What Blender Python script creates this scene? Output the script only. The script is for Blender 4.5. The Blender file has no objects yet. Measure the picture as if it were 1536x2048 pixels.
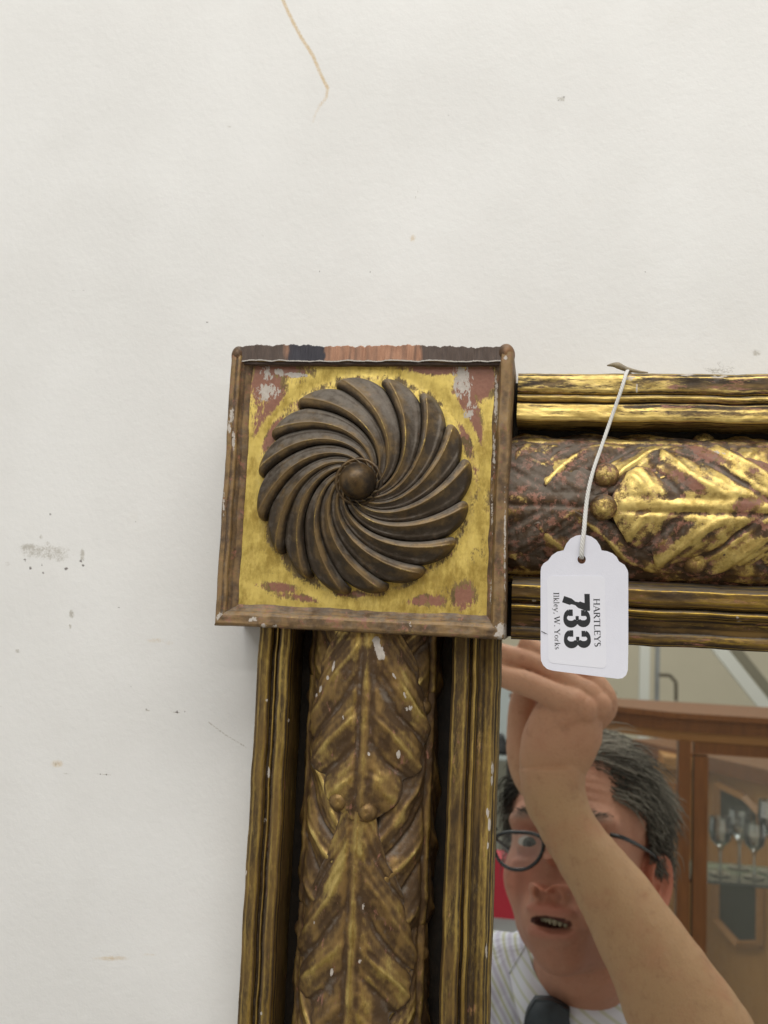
import bpy, math, random
import numpy as np
from mathutils import Vector, Matrix
random.seed(7); rng = np.random.default_rng(7)
sc = bpy.context.scene
COL = sc.collection

# ------------------------------------------------------------------ camera
S = 0.786                      # frame sizes below are in mm, K turns them into metres
K = S * 1e-3
CAM_Y = -0.56 * S              # camera distance from the wall (wall plane is y = 0)
GY = -15.0 * K                 # face of the mirror glass
YAW, PITCH, ROLL = (math.radians(v) for v in (-9.7, 5.628, -2.603))
FPX, PCX, PCY = 1900.0, 768.0, 1024.0
fwd = np.array([math.sin(YAW)*math.cos(PITCH), math.cos(YAW)*math.cos(PITCH), math.sin(PITCH)])
_r = np.array([math.cos(YAW), -math.sin(YAW), 0.0]); _d = np.cross(fwd, _r)
RGT = math.cos(ROLL)*_r + math.sin(ROLL)*_d
DWN = -math.sin(ROLL)*_r + math.cos(ROLL)*_d
cam_data = bpy.data.cameras.new("camera"); cam = bpy.data.objects.new("camera", cam_data)
COL.objects.link(cam); sc.camera = cam
rot = Matrix(((RGT[0], -DWN[0], -fwd[0]), (RGT[1], -DWN[1], -fwd[1]), (RGT[2], -DWN[2], -fwd[2])))
cam.matrix_world = Matrix.Translation((0, CAM_Y, 0)) @ rot.to_4x4()
cam_data.sensor_fit = 'VERTICAL'; cam_data.sensor_height = 36.0
cam_data.lens = 36.0*FPX/2048.0
cam_data.clip_start = 0.01; cam_data.clip_end = 60
cam_data.dof.use_dof = True; cam_data.dof.focus_distance = 0.40; cam_data.dof.aperture_fstop = 17

# ------------------------------------------------------------------ world, lamps, exposure
w = bpy.data.worlds.new("World"); sc.world = w; w.use_nodes = True
bg = w.node_tree.nodes['Background']; bg.inputs[0].default_value = (0.88, 0.88, 0.88, 1); bg.inputs[1].default_value = 0.56
sc.view_settings.view_transform = 'Standard'; sc.view_settings.look = 'None'
sc.view_settings.exposure = 0.0; sc.view_settings.gamma = 1.0
sc.cycles.max_bounces = 8; sc.cycles.glossy_bounces = 5; sc.cycles.transmission_bounces = 8
sc.cycles.transparent_max_bounces = 12
def area(name, loc, target, sx, sy, power, col):
    l = bpy.data.lights.new(name, 'AREA'); l.shape = 'RECTANGLE'; l.size = sx; l.size_y = sy
    l.energy = power; l.color = col
    o = bpy.data.objects.new(name, l); COL.objects.link(o); o.location = loc
    o.rotation_euler = (Vector(target)-Vector(loc)).to_track_quat('-Z', 'Y').to_euler()
    return o
area("ceiling_lamp", (0.30, -1.15, 1.75), (0, 0, 0), 1.8, 0.9, 33, (1.0, 0.975, 0.93))
area("ceiling_lamp", (-1.1, -2.6, 1.85), (-0.2, -1.6, -0.5), 1.8, 0.5, 30, (0.97, 0.98, 1.0))
area("ceiling_lamp", (0.6, -3.6, 1.85), (0.6, -4.4, -1.5), 1.8, 0.5, 44, (1.0, 0.98, 0.93))

# ------------------------------------------------------------------ helpers
def at(px, py, y):
    """world point on the plane Y = y along a sight line of the photograph"""
    px = np.asarray(px, float); py = np.asarray(py, float)
    d = fwd[:, None]*np.ones(px.size) + RGT[:, None]*((px.ravel()-PCX)/FPX) + DWN[:, None]*((py.ravel()-PCY)/FPX)
    t = (y-CAM_Y)/d[1]
    p = (np.array([0, CAM_Y, 0])[:, None] + d*t).T
    return p.reshape(px.shape+(3,))
def proj(X, Y, Z):
    v = np.stack([X, Y-CAM_Y, Z], -1); dd = v@fwd
    return PCX+FPX*(v@RGT)/dd, PCY+FPX*(v@DWN)/dd
def V(px, py, dist):
    """point seen IN the mirror at this distance, returned in the mirrored space behind the glass"""
    return at(px, py, CAM_Y+dist)
def flip(v):
    v = np.array(v, float).reshape(-1, 3); v[:, 1] = 2*GY - v[:, 1]; return v
ORG = {}
def mesh(name, verts, faces, mat=None, parent=None, mir=False, smooth=True, attrs=None, col=None, kind=None):
    verts = np.array(verts, float).reshape(-1, 3)
    if mir: verts = flip(verts)
    o0 = ORG.get(parent.name, np.zeros(3)) if parent else np.zeros(3)
    me = bpy.data.meshes.new(name)
    lv = verts - o0
    if isinstance(faces, np.ndarray):
        f = faces[:, ::-1] if mir else faces
        n, k = f.shape
        me.vertices.add(len(lv)); me.vertices.foreach_set('co', lv.astype(np.float32).ravel())
        me.loops.add(n*k); me.loops.foreach_set('vertex_index', np.ascontiguousarray(f).astype(np.int32).ravel())
        me.polygons.add(n); me.polygons.foreach_set('loop_start', (np.arange(n)*k).astype(np.int32))
        me.update(calc_edges=True)
    else:
        me.from_pydata(lv.tolist(), [], [tuple(reversed(q)) if mir else tuple(q) for q in faces]); me.update()
    if smooth: me.polygons.foreach_set('use_smooth', np.ones(len(me.polygons), bool))
    for k_, a in (attrs or {}).items():
        at_ = me.attributes.new(k_, 'FLOAT', 'POINT'); at_.data.foreach_set('value', np.asarray(a, np.float32).ravel())
    if col is not None:
        ca = me.attributes.new('tint', 'FLOAT_COLOR', 'POINT')
        ca.data.foreach_set('color', np.concatenate([col, np.ones((len(col), 1))], 1).astype(np.float32).ravel())
    o = bpy.data.objects.new(name, me); COL.objects.link(o)
    if mat: me.materials.append(mat)
    if parent: o.parent = parent
    ORG[o.name] = o0
    if kind: o['kind'] = kind
    return o
def empty(name, loc, label, cat, group=None, mir=False):
    loc = np.array(loc, float)
    if mir: loc = flip(loc)[0]
    o = bpy.data.objects.new(name, None); COL.objects.link(o); o.location = loc; o.empty_display_size = 0.05
    o['label'] = label; o['category'] = cat
    if group: o['group'] = group
    ORG[o.name] = loc; return o
def tag(o, label, cat, group=None):
    o['label'] = label; o['category'] = cat
    if group: o['group'] = group
    return o
def gridf(n, m, wrap=False):
    i, j = np.meshgrid(np.arange(n-1), np.arange(m-1 if not wrap else m), indexing='ij')
    j2 = (j+1) % m
    a = i*m+j; b = (i+1)*m+j; c = (i+1)*m+j2; d = i*m+j2
    return np.stack([a, b, c, d], -1).reshape(-1, 4)
class MB:
    def __init__(s): s.v = []; s.f = []; s.n = 0
    def add(s, v, f):
        v = np.array(v, float).reshape(-1, 3)
        s.v.append(v); s.f += [tuple(int(i)+s.n for i in q) for q in f]; s.n += len(v)
    def box(s, x0, x1, y0, y1, z0, z1):
        v = [(x, y, z) for x in (x0, x1) for y in (y0, y1) for z in (z0, z1)]
        s.add(v, [(0, 1, 3, 2), (4, 6, 7, 5), (0, 4, 5, 1), (2, 3, 7, 6), (0, 2, 6, 4), (1, 5, 7, 3)])
    def beam(s, p, q, wd, dp):
        p = np.array(p, float); q = np.array(q, float); d = q-p; d /= np.linalg.norm(d)
        a = np.cross(d, [0, 1, 0]); a /= np.linalg.norm(a); b = np.cross(a, d)
        v = [e+sx*a*wd/2+sy*b*dp/2 for e in (p, q) for sx, sy in ((-1, -1), (1, -1), (1, 1), (-1, 1))]
        s.add(v, [(0, 1, 2, 3), (7, 6, 5, 4), (0, 4, 5, 1), (1, 5, 6, 2), (2, 6, 7, 3), (3, 7, 4, 0)])
    def tube(s, pts, rad, n=12, closed=False, fy=1.0):
        pts = np.array(pts, float); rad = np.ones(len(pts))*rad; m = len(pts)
        t = np.gradient(pts, axis=0)
        if closed: t = np.roll(pts, -1, 0)-np.roll(pts, 1, 0)
        t /= np.linalg.norm(t, axis=1)[:, None]+1e-12
        u = np.cross(t[0], [0, 1, 0.013]); u /= np.linalg.norm(u); vs = []
        for i in range(m):
            u = u-t[i]*(u@t[i]); u /= np.linalg.norm(u); b = np.cross(t[i], u)
            for k in range(n):
                a = 2*math.pi*k/n
                o = rad[i]*(math.cos(a)*u+math.sin(a)*b); o[1] *= fy
                vs.append(pts[i]+o)
        f = [(i*n+k, i*n+(k+1) % n, ((i+1) % m)*n+(k+1) % n, ((i+1) % m)*n+k) for i in range(m if closed else m-1) for k in range(n)]
        if not closed:
            f.append(tuple(range(n-1, -1, -1))); f.append(tuple((m-1)*n+k for k in range(n)))
        s.add(vs, f)
    def ball(s, c, r, n=16, m=12, R=None):
        r = np.ones(3)*r; vs = [(0, 0, 1)]
        for i in range(1, m):
            for k in range(n):
                a = math.pi*i/m; b = 2*math.pi*k/n; vs.append((math.sin(a)*math.cos(b), math.sin(a)*math.sin(b), math.cos(a)))
        vs.append((0, 0, -1)); vs = np.array(vs)*r
        if R is not None: vs = vs@np.array(R).T
        f = [(0, 1+k, 1+(k+1) % n) for k in range(n)]
        f += [(1+i*n+k, 1+(i+1)*n+k, 1+(i+1)*n+(k+1) % n, 1+i*n+(k+1) % n) for i in range(m-2) for k in range(n)]
        e = len(vs)-1; f += [(e, 1+(m-2)*n+(k+1) % n, 1+(m-2)*n+k) for k in range(n)]
        s.add(vs+np.array(c), f)
    def lathe(s, prof, c, n=32, axis='z'):
        vs = []
        for r, h in prof:
            for k in range(n):
                a = 2*math.pi*k/n; p = (r*math.cos(a), r*math.sin(a), h)
                vs.append(p if axis == 'z' else (p[0], -h, p[1]))
        m = len(prof)
        f = [(i*n+k, i*n+(k+1) % n, (i+1)*n+(k+1) % n, (i+1)*n+k) for i in range(m-1) for k in range(n)]
        s.add(np.array(vs)+np.array(c), f)
    def build(s, name, mat=None, parent=None, mir=False, smooth=False, **kw):
        return mesh(name, np.concatenate(s.v), s.f, mat, parent, mir, smooth, **kw)
def chain(pts, n=8):
    """smooth Catmull-Rom resampling of rows of numbers"""
    P = np.array(pts, float); P = np.vstack([2*P[0]-P[1], P, 2*P[-1]-P[-2]]); out = []
    for i in range(1, len(P)-2):
        for k in range(n):
            t = k/n; a, b, c, d = P[i-1:i+3]
            out.append(.5*((2*b)+(-a+c)*t+(2*a-5*b+4*c-d)*t*t+(-a+3*b-3*c+d)*t**3))
    out.append(P[-2]); return np.array(out)
def vnoise(x, y, seed=0):
    """cheap smooth value noise, about -1..1"""
    r = np.random.default_rng(seed); T = r.uniform(-1, 1, (256, 256))
    xi = np.floor(x).astype(int); yi = np.floor(y).astype(int); fx = x-xi; fy = y-yi
    fx = fx*fx*(3-2*fx); fy = fy*fy*(3-2*fy); g = lambda a, b: T[a % 256, b % 256]
    return (g(xi, yi)*(1-fx)+g(xi+1, yi)*fx)*(1-fy)+(g(xi, yi+1)*(1-fx)+g(xi+1, yi+1)*fx)*fy
def fbm(x, y, seed=0, o=4):
    return sum(vnoise(x*2**k, y*2**k, seed+k)/2**k for k in range(o))

# ------------------------------------------------------------------ materials
def newmat(name):
    m = bpy.data.materials.new(name); m.use_nodes = True
    nt = m.node_tree; return m, nt, nt.nodes['Principled BSDF']
class N:
    def __init__(s, nt): s.nt = nt
    def new(s, t, **kw):
        n = s.nt.nodes.new(t)
        for k_, v in kw.items(): setattr(n, k_, v)
        return n
    def link(s, a, b): s.nt.links.new(a, b)
    def put(s, sock, v):
        if isinstance(v, (int, float)): sock.default_value = v
        elif isinstance(v, tuple): sock.default_value = v if len(v) == len(sock.default_value) else v+(1,)
        else: s.link(v, sock)
    def math(s, op, a, b=0.0, c=None, clamp=False):
        n = s.new('ShaderNodeMath', operation=op, use_clamp=clamp); s.put(n.inputs[0], a); s.put(n.inputs[1], b)
        if c is not None: s.put(n.inputs[2], c)
        return n.outputs[0]
    def ramp(s, v, lo, hi):
        n = s.new('ShaderNodeMapRange', interpolation_type='SMOOTHSTEP'); s.put(n.inputs[0], v)
        n.inputs[1].default_value = lo; n.inputs[2].default_value = hi; return n.outputs[0]
    def mix(s, f, a, b):
        n = s.new('ShaderNodeMix', data_type='RGBA'); s.put(n.inputs[0], f); s.put(n.inputs[6], a); s.put(n.inputs[7], b); return n.outputs[2]
    def coords(s, scale=(1, 1, 1), rot=(0, 0, 0), loc=(0, 0, 0)):
        t = s.new('ShaderNodeTexCoord'); m = s.new('ShaderNodeMapping'); s.link(t.outputs['Object'], m.inputs[0])
        m.inputs['Scale'].default_value = scale; m.inputs['Rotation'].default_value = rot; m.inputs['Location'].default_value = loc; return m.outputs[0]
    def noise(s, vec, scale, detail=4, rough=.55, dist=0.0):
        n = s.new('ShaderNodeTexNoise'); s.link(vec, n.inputs['Vector']); n.inputs['Scale'].default_value = scale
        n.inputs['Detail'].default_value = detail; n.inputs['Roughness'].default_value = rough; n.inputs['Distortion'].default_value = dist
        return n.outputs[0]
    def attr(s, name): return s.new('ShaderNodeAttribute', attribute_name=name).outputs['Fac']
    def bump(s, h, strength, dist, nrm=None):
        n = s.new('ShaderNodeBump'); s.put(n.inputs['Height'], h); n.inputs['Strength'].default_value = strength
        n.inputs['Distance'].default_value = dist
        if nrm: s.link(nrm, n.inputs['Normal'])
        return n.outputs[0]

def gilt(name, gold=0.0, red=0.0, dust=0.0, dark=(.035, .020, .008), mid=(.17, .095, .022), goldc=(.74, .56, .19), stretch=(1, 1, 1), seed=0.0, updust=0.35, fine=1.0, soft=(.54, .70), wk=.22, bd=.0004, ro=.56, mg=.52, nc=1.0, mp=.30):
    m, nt, b = newmat(name); g = N(nt)
    co = g.coords(stretch, loc=(seed, seed*1.7, seed*.6)); iso = g.coords(loc=(seed, seed, seed))
    big = g.noise(co, 55, 5, .6, .3); med = g.noise(co, 230, 6, .68, .4); fin = g.noise(co, 1300*fine, 4, .7)
    wear_shade = g.attr('wear_shade'); pg = g.attr('gold'); ges = g.attr('gesso'); rd = g.attr('red')
    base = g.math('ADD', g.math('MULTIPLY', big, .42), g.math('ADD', g.math('MULTIPLY', med, .40), g.math('MULTIPLY', fin, .28)))
    if nc != 1.0: base = g.math('ADD', .5, g.math('MULTIPLY', g.math('SUBTRACT', base, .5), nc))
    gm = g.math('ADD', g.math('ADD', base, gold), g.math('ADD', g.math('MULTIPLY', wear_shade, wk), pg))
    gm = g.math('SUBTRACT', gm, rd)
    gmask = g.ramp(gm, *soft)
    pat = g.mix(g.ramp(g.math('ADD', g.math('MULTIPLY', wear_shade, .3), g.noise(co, 120, 5, .65)), .36, .66), dark, mid)
    rn = g.math('ADD', g.math('ADD', .5, g.math('MULTIPLY', g.math('SUBTRACT', g.noise(co, 230, 7, .78), .5), 1.5*max(1, nc*.9))), g.math('ADD', red, g.math('MULTIPLY', rd, .9)))
    rmask = g.ramp(rn, .58, .70)
    redc = g.mix(g.noise(iso, 700, 4, .6), (.19, .070, .042), (.32, .150, .095))
    c = g.mix(rmask, pat, redc)
    gc = g.mix(g.ramp(g.math('ADD', g.math('MULTIPLY', g.noise(co, 330, 5, .7), .5), g.math('MULTIPLY', g.noise(iso, 38, 5, .65), .5)), .36, .60), (goldc[0]*.55, goldc[1]*.50, goldc[2]*.42), goldc)
    c = g.mix(gmask, c, gc)
    geo = g.new('ShaderNodeNewGeometry'); sep = g.new('ShaderNodeSeparateXYZ'); g.link(geo.outputs['Normal'], sep.inputs[0])
    up = g.math('MULTIPLY', g.math('MAXIMUM', sep.outputs[2], 0.0), updust)
    crev = g.math('MULTIPLY', g.math('MAXIMUM', g.math('MULTIPLY', wear_shade, -1.0), 0.0), .25)
    dn = g.math('ADD', g.noise(iso, 260, 5, .7), g.math('ADD', g.math('ADD', dust, up), crev))
    dm = g.math('MULTIPLY', g.ramp(dn, .60, 1.0), .55)
    c = g.mix(dm, c, (.21, .185, .155))
    gn = g.math('ADD', g.math('MULTIPLY', g.math('MULTIPLY', g.math('SUBTRACT', g.noise(co, 520, 5, .75), .5), 2.6), g.math('MULTIPLY', ges, 1.6, clamp=True)), g.math('MULTIPLY', ges, .72))
    gsm = g.ramp(gn, .42, .55)
    c = g.mix(gsm, c, g.mix(g.noise(iso, 800, 4, .6), (.36, .32, .27), (.62, .56, .50)))
    g.link(c, b.inputs['Base Color'])
    inv = g.math('SUBTRACT', 1.0, g.math('MAXIMUM', gsm, dm))
    met = g.math('MULTIPLY', g.math('ADD', g.math('MULTIPLY', gmask, mg), g.math('MULTIPLY', g.math('SUBTRACT', 1.0, rmask), mp)), inv, clamp=True)
    g.link(met, b.inputs['Metallic'])
    ro = g.math('ADD', g.math('SUBTRACT', ro, g.math('MULTIPLY', gmask, .13)), g.math('ADD', g.math('MULTIPLY', dm, .3), g.math('MULTIPLY', g.math('SUBTRACT', fin, .5), .25)))
    g.link(ro, b.inputs['Roughness'])
    h = g.math('ADD', g.math('ADD', g.math('MULTIPLY', med, .7), g.math('MULTIPLY', fin, .35)), g.math('MULTIPLY', gmask, .12))
    g.link(g.bump(h, .40, bd), b.inputs['Normal'])
    return m
G_top = gilt('gilding_top_rail', gold=.075, red=.06, stretch=(.22, 1, 1), updust=.30, mid=(.25, .155, .05), soft=(.54, .66), wk=.30, mg=.50, ro=.60)
G_topleaf = gilt('gilding_top_leaves', gold=.0, red=.07, dust=.05, seed=3.1, updust=.22, mid=(.25, .145, .045), dark=(.070, .040, .019), soft=(.50, .66), wk=.36, bd=.0005, ro=.58, nc=1.25, mg=.46, mp=.40)
G_side = gilt('gilding_side_rail', gold=-.015, red=-.07, stretch=(1, 1, .22), seed=1.3, updust=.2, mid=(.19, .115, .036), dark=(.055, .034, .016), goldc=(.66, .47, .14), soft=(.48, .76), mg=.6, mp=.45)
G_sideleaf = gilt('gilding_side_leaves', gold=-.125, red=-.05, seed=5.3, updust=.12, mid=(.27, .165, .058), dark=(.105, .062, .030), goldc=(.74, .55, .19), stretch=(1, 1, .45), soft=(.44, .80), wk=.34, nc=1.0, mg=.66, ro=.50, bd=.0005, mp=.62)
G_field = gilt('gilding_field', gold=.05, red=.0, seed=2.2, updust=.0, nc=2.3, mg=.45, goldc=(.80, .61, .17), mid=(.30, .21, .07), dark=(.13, .085, .03), stretch=(1, 1, .45), soft=(.42, .62), wk=.26, bd=.00030, ro=.50)
G_rim = gilt('gilding_rim', gold=-.08, red=.02, dust=.12, seed=4.4, mid=(.27, .17, .075), dark=(.10, .062, .034), updust=.2, soft=(.5, .8), goldc=(.5, .36, .12))
G_ros = gilt('rosette_patina', gold=-.17, red=-.12, dust=.02, seed=6.1, dark=(.066, .048, .032), mid=(.20, .13, .056), updust=.48, bd=.0003, mp=.42, ro=.50)
G_dark = gilt('channel_shade', gold=-.4, red=-.3, dark=(.008, .006, .004), mid=(.02, .014, .008), seed=9, updust=.15)  # near-black: the deep shade of the channels put into the colour

def plain(name, col, rough=.6, metal=0.0, bump=None, var=None, spec=None, ns=(1, 1, 1)):
    m, nt, b = newmat(name); g = N(nt)
    b.inputs['Base Color'].default_value = col+(1,); b.inputs['Roughness'].default_value = rough; b.inputs['Metallic'].default_value = metal
    if spec is not None: b.inputs['Specular IOR Level'].default_value = spec
    if var:
        sc_, amt = var; n = g.noise(g.coords(ns), sc_, 5, .6)
        g.link(g.mix(n, tuple(v*(1-amt) for v in col), tuple(min(1, v*(1+amt)) for v in col)), b.inputs['Base Color'])
    if bump:
        sc_, st, ds = bump; g.link(g.bump(g.noise(g.coords(ns), sc_, 4, .6), st, ds), b.inputs['Normal'])
    return m

# wall: painted plaster with soft orange-peel, stains come from a painted attribute
M_wall, nt, b = newmat('painted_plaster'); g = N(nt)
iso = g.coords()
c = g.mix(g.ramp(g.noise(iso, 11, 5, .6), .3, .7), (.730, .722, .700), (.778, .773, .754))
c = g.mix(g.math('MULTIPLY', g.ramp(g.noise(g.coords((1, 1, 1.6)), 28, 6, .7), .62, .80), .22), c, (.60, .56, .49))
spk = g.noise(iso, 1400, 3, .7); spk2 = g.noise(iso, 420, 4, .7)
def stain(att, colr, lo, hi, c, amp=1.0):
    v = g.math('MULTIPLY', g.attr(att), g.math('ADD', g.math('MULTIPLY', spk, .7), g.math('MULTIPLY', spk2, .7)))
    return g.mix(g.math('MULTIPLY', g.ramp(v, lo, hi), amp), c, colr)
c = stain('drip', (.58, .41, .19), .25, .80, c, .80)
c = stain('scuff', (.36, .33, .27), .46, .80, c, .70)
c = stain('speck', (.12, .10, .09), .52, .72, c, .9)
g.link(c, b.inputs['Base Color']); b.inputs['Roughness'].default_value = .62
h = g.math('ADD', g.noise(iso, 330, 3, .55), g.math('ADD', g.math('MULTIPLY', g.noise(iso, 60, 3, .5), 1.6), g.math('MULTIPLY', g.noise(iso, 1100, 2, .5), .25)))
g.link(g.bump(h, .20, .0007), b.inputs['Normal'])


def mirror_mat():
    m, nt, b = newmat('old_mirror_silver'); g = N(nt); iso = g.coords()
    b.inputs['Base Color'].default_value = (.80, .82, .78, 1); b.inputs['Metallic'].default_value = 1
    sp = g.ramp(g.noise(iso, 900, 3, .7), .73, .80)
    b.inputs['Roughness'].default_value = .012
    g.link(g.math('ADD', .010, g.math('MULTIPLY', sp, .35)), b.inputs['Roughness'])
    return m
M_mirror = mirror_mat()
def clear_glass(name, tint=(.9, .95, .92), refl=.12):
    m = bpy.data.materials.new(name); m.use_nodes = True; nt = m.node_tree; nt.nodes.clear(); g = N(nt)
    o = g.new('ShaderNodeOutputMaterial'); t = g.new('ShaderNodeBsdfTransparent'); t.inputs[0].default_value = tint+(1,)
    gl = g.new('ShaderNodeBsdfGlossy'); gl.inputs['Roughness'].default_value = .03
    fr = g.new('ShaderNodeFresnel'); fr.inputs[0].default_value = 1.5
    mx = g.new('ShaderNodeMixShader'); g.link(g.math('ADD', fr.outputs[0], refl*.3), mx.inputs[0]); g.link(t.outputs[0], mx.inputs[1]); g.link(gl.outputs[0], mx.inputs[2])
    g.link(mx.outputs[0], o.inputs[0]); return m
M_pane = clear_glass('cabinet_glass', (.97, .98, .96), 0.12); M_lens = clear_glass('spectacle_lens', (.97, .98, .98), .05)
M_crystal = clear_glass('cut_crystal', (1.0, 1.0, 1.0), .95)
def wood(name, a, bcol, ax=(14, 14, 1.2)):
    m, nt, b = newmat(name); g = N(nt); co = g.coords(ax)
    n = g.noise(co, 7, 6, .65, 1.2); g.link(g.mix(n, a, bcol), b.inputs['Base Color']); b.inputs['Roughness'].default_value = .45
    g.link(g.bump(n, .15, .001), b.inputs['Normal']); return m
M_mahog = wood('mahogany', (.065, .021, .005), (.29, .105, .026))
M_inlay = wood('satinwood_banding', (.26, .11, .03), (.42, .20, .06), (1.2, 14, 14))
M_oak = wood('honey_oak', (.24, .105, .028), (.60, .31, .10))
M_tagcard = plain('tag_card', (.73, .735, .81), .6, bump=(1800, .3, .0002), var=(70, .05))
M_sticker = plain('label_paper', (.77, .775, .84), .38, var=(60, .02))
M_ink = plain('printing_ink', (.018, .020, .024), .5)
M_string = plain('cotton_string', (.66, .65, .62), .85, bump=(2500, .5, .0002), var=(900, .15))

# ------------------------------------------------------------------ the setting
def axis(lo, hi, f0, f1, step, coarse=.25):
    return np.concatenate([np.arange(lo, f0-.01, coarse), np.arange(f0, f1, step), np.arange(f1+.01, hi+coarse, coarse)])
xs = axis(-3, 3, -.315, .115, .0009); zs = axis(-1.5, 1.9, -.22, .33, .0009)
X, Z = np.meshgrid(xs, zs, indexing='ij'); PX, PY = proj(X, 0*X, Z)
Y = np.where((abs(X) < .5) & (abs(Z) < .5), .0006*vnoise(X*14, Z*14, 3)-.0008, -.0008)
near = (np.abs(X+.1) < .3) & (np.abs(Z) < .4)
def seg(px, py, pts, wd):
    """0..1 mask round a polyline given in photograph pixels"""
    out = np.zeros(px.shape)
    for (x0, y0), (x1, y1) in zip(pts[:-1], pts[1:]):
        dx, dy = x1-x0, y1-y0; t = np.clip(((px-x0)*dx+(py-y0)*dy)/(dx*dx+dy*dy+1e-9), 0, 1)
        d = np.hypot(px-x0-t*dx, py-y0-t*dy); out = np.maximum(out, np.clip(1.25-d/wd, 0, 1))
    return out
def blob(px, py, cx, cy, rx, ry, ang=0.0):
    a = math.radians(ang); u = (px-cx)*math.cos(a)+(py-cy)*math.sin(a); v = -(px-cx)*math.sin(a)+(py-cy)*math.cos(a)
    return np.clip(1.35-np.hypot(u/rx, v/ry), 0, 1)
drip = seg(PX, PY, [(562, -8), (578, 28), (602, 75), (626, 112), (642, 150), (656, 178)], 6)*1.0
drip = np.maximum(drip, .8*seg(PX, PY, [(656, 178), (654, 196), (640, 214)], 6)); drip = np.maximum(drip, .55*seg(PX, PY, [(640, 214), (632, 230), (627, 244)], 8))
for q in ((826, 478, 10, 12, .7), (312, 1281, 30, 8, .62), (340, 1286, 18, 9, .5), (115, 1527, 18, 11, .8), (225, 1915, 48, 7, .8), (300, 1908, 24, 5, .6), (95, 1108, 85, 30, .34), (145, 1232, 9, 22, .35), (897, 228, 7, 14, .3), (10, 1268, 18, 5, .25), (385, 745, 60, 8, .12)):
    drip = np.maximum(drip, q[4]*blob(PX, PY, *q[:4]))
scuff = np.zeros(PX.shape)
for q in ((95, 1105, 80, 27, .92), (60, 1095, 30, 14, 1.0), (120, 1112, 40, 22, .85), (84, 1074, 6, 8, 1), (97, 1086, 6, 6, 1), (166, 1110, 8, 22, 1.05), (16, 1128, 12, 10, .8), (145, 1228, 8, 13, 1.15), (142, 1253, 6, 9, 1.0),
          (37, 1302, 8, 7, 1.1), (1122, 200, 14, 8, 1.05), (1512, 707, 14, 11, 1.0), (1505, 725, 12, 9, .6), (810, 350, 14, 12, .6), (787, 378, 8, 7, .7), (520, 395, 4, 26, .5), (526, 470, 5, 22, .7),
          (113, 1526, 13, 8, .9), (135, 1547, 20, 4, .9), (460, 255, 8, 5, .9), (540, 395, 5, 12, .7), (420, 560, 7, 6, .5), (1290, 120, 12, 6, .4)):
    scuff = np.maximum(scuff, q[4]*blob(PX, PY, *q[:4]))
for pts, wd, a in (([(416, 1443), (452, 1470), (494, 1495)], 3.4, 1.0), ([(292, 1419), (300, 1421)], 4, 1.1), ([(340, 1421), (350, 1424), (372, 1424)], 3.2, 1.0), ([(10, 1396), (90, 1404)], 2, .75), ([(0, 1410), (14, 1418)], 3, .9),
                   ([(838, 378), (828, 406)], 2.5, .95), ([(536, 452), (515, 505)], 3, .75), ([(190, 1546), (222, 1549)], 2.6, 1.0), ([(175, 1922), (230, 1908), (272, 1906)], 3, .8), ([(940, 130), (950, 128)], 3, .6), ([(0, 258), (46, 263)], 2, .45), ([(868, 370), (880, 440)], 1.5, .35)):
    scuff = np.maximum(scuff, a*seg(PX, PY, pts, wd))
speck = np.zeros(PX.shape)
for q in ((102, 1029, 4), (272, 1045, 3), (52, 1120, 5), (63, 1136, 5), (88, 1146, 5), (86, 1130, 4), (134, 1138, 6), (163, 1122, 5), (168, 1131, 5), (741, 545, 3.4), (238, 1215, 3), (263, 1372, 3), (148, 582, 3), (168, 582, 3), (415, 645, 4), (355, 1424, 5), (294, 1419, 4), (371, 1424, 4), (143, 1283, 3), (60, 1527, 2.5), (640, 545, 3), (1290, 545, 2.6), (897, 232, 2.6), (202, 1548, 4), (214, 1549, 4), (1117, 203, 4), (1128, 196, 4)):
    speck = np.maximum(speck, 1.15*blob(PX, PY, q[0], q[1], q[2], q[2]))
for k_ in range(60):
    a_, b_ = rng.uniform(0, 1536), rng.uniform(0, 2048); r_ = rng.uniform(1.5, 3.2)
    speck = np.maximum(speck, .8*blob(PX, PY, a_, b_, r_, r_))
for arr in (drip, scuff, speck): arr[~near] = 0
o = mesh('wall', np.stack([X, Y, Z], -1), gridf(*X.shape)[:, ::-1], M_wall, attrs={'drip': drip, 'scuff': scuff, 'speck': speck}, kind='structure')

# room behind the photographer (seen only in the mirror)
M_back = plain('back_wall_paint', (.62, .56, .44), .8, var=(3, .08), bump=(30, .1, .002))
M_floor = plain('floor_covering', (.42, .42, .37), .5, var=(6, .15))
M_ceil = plain('ceiling_paint', (.62, .62, .60), .8)
q = MB(); q.box(-3.2, 3.2, -6.0, .1, -1.56, -1.5); q.build('floor', M_floor, kind='structure')
q = MB(); q.box(-3.2, 3.2, -6.1, -6.0, -1.5, 2.0); q.build('back_wall', M_back, kind='structure')
q = MB(); q.box(-3.2, 3.2, -6.0, .1, 2.0, 2.05); q.build('ceiling', M_ceil, kind='structure')

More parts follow.
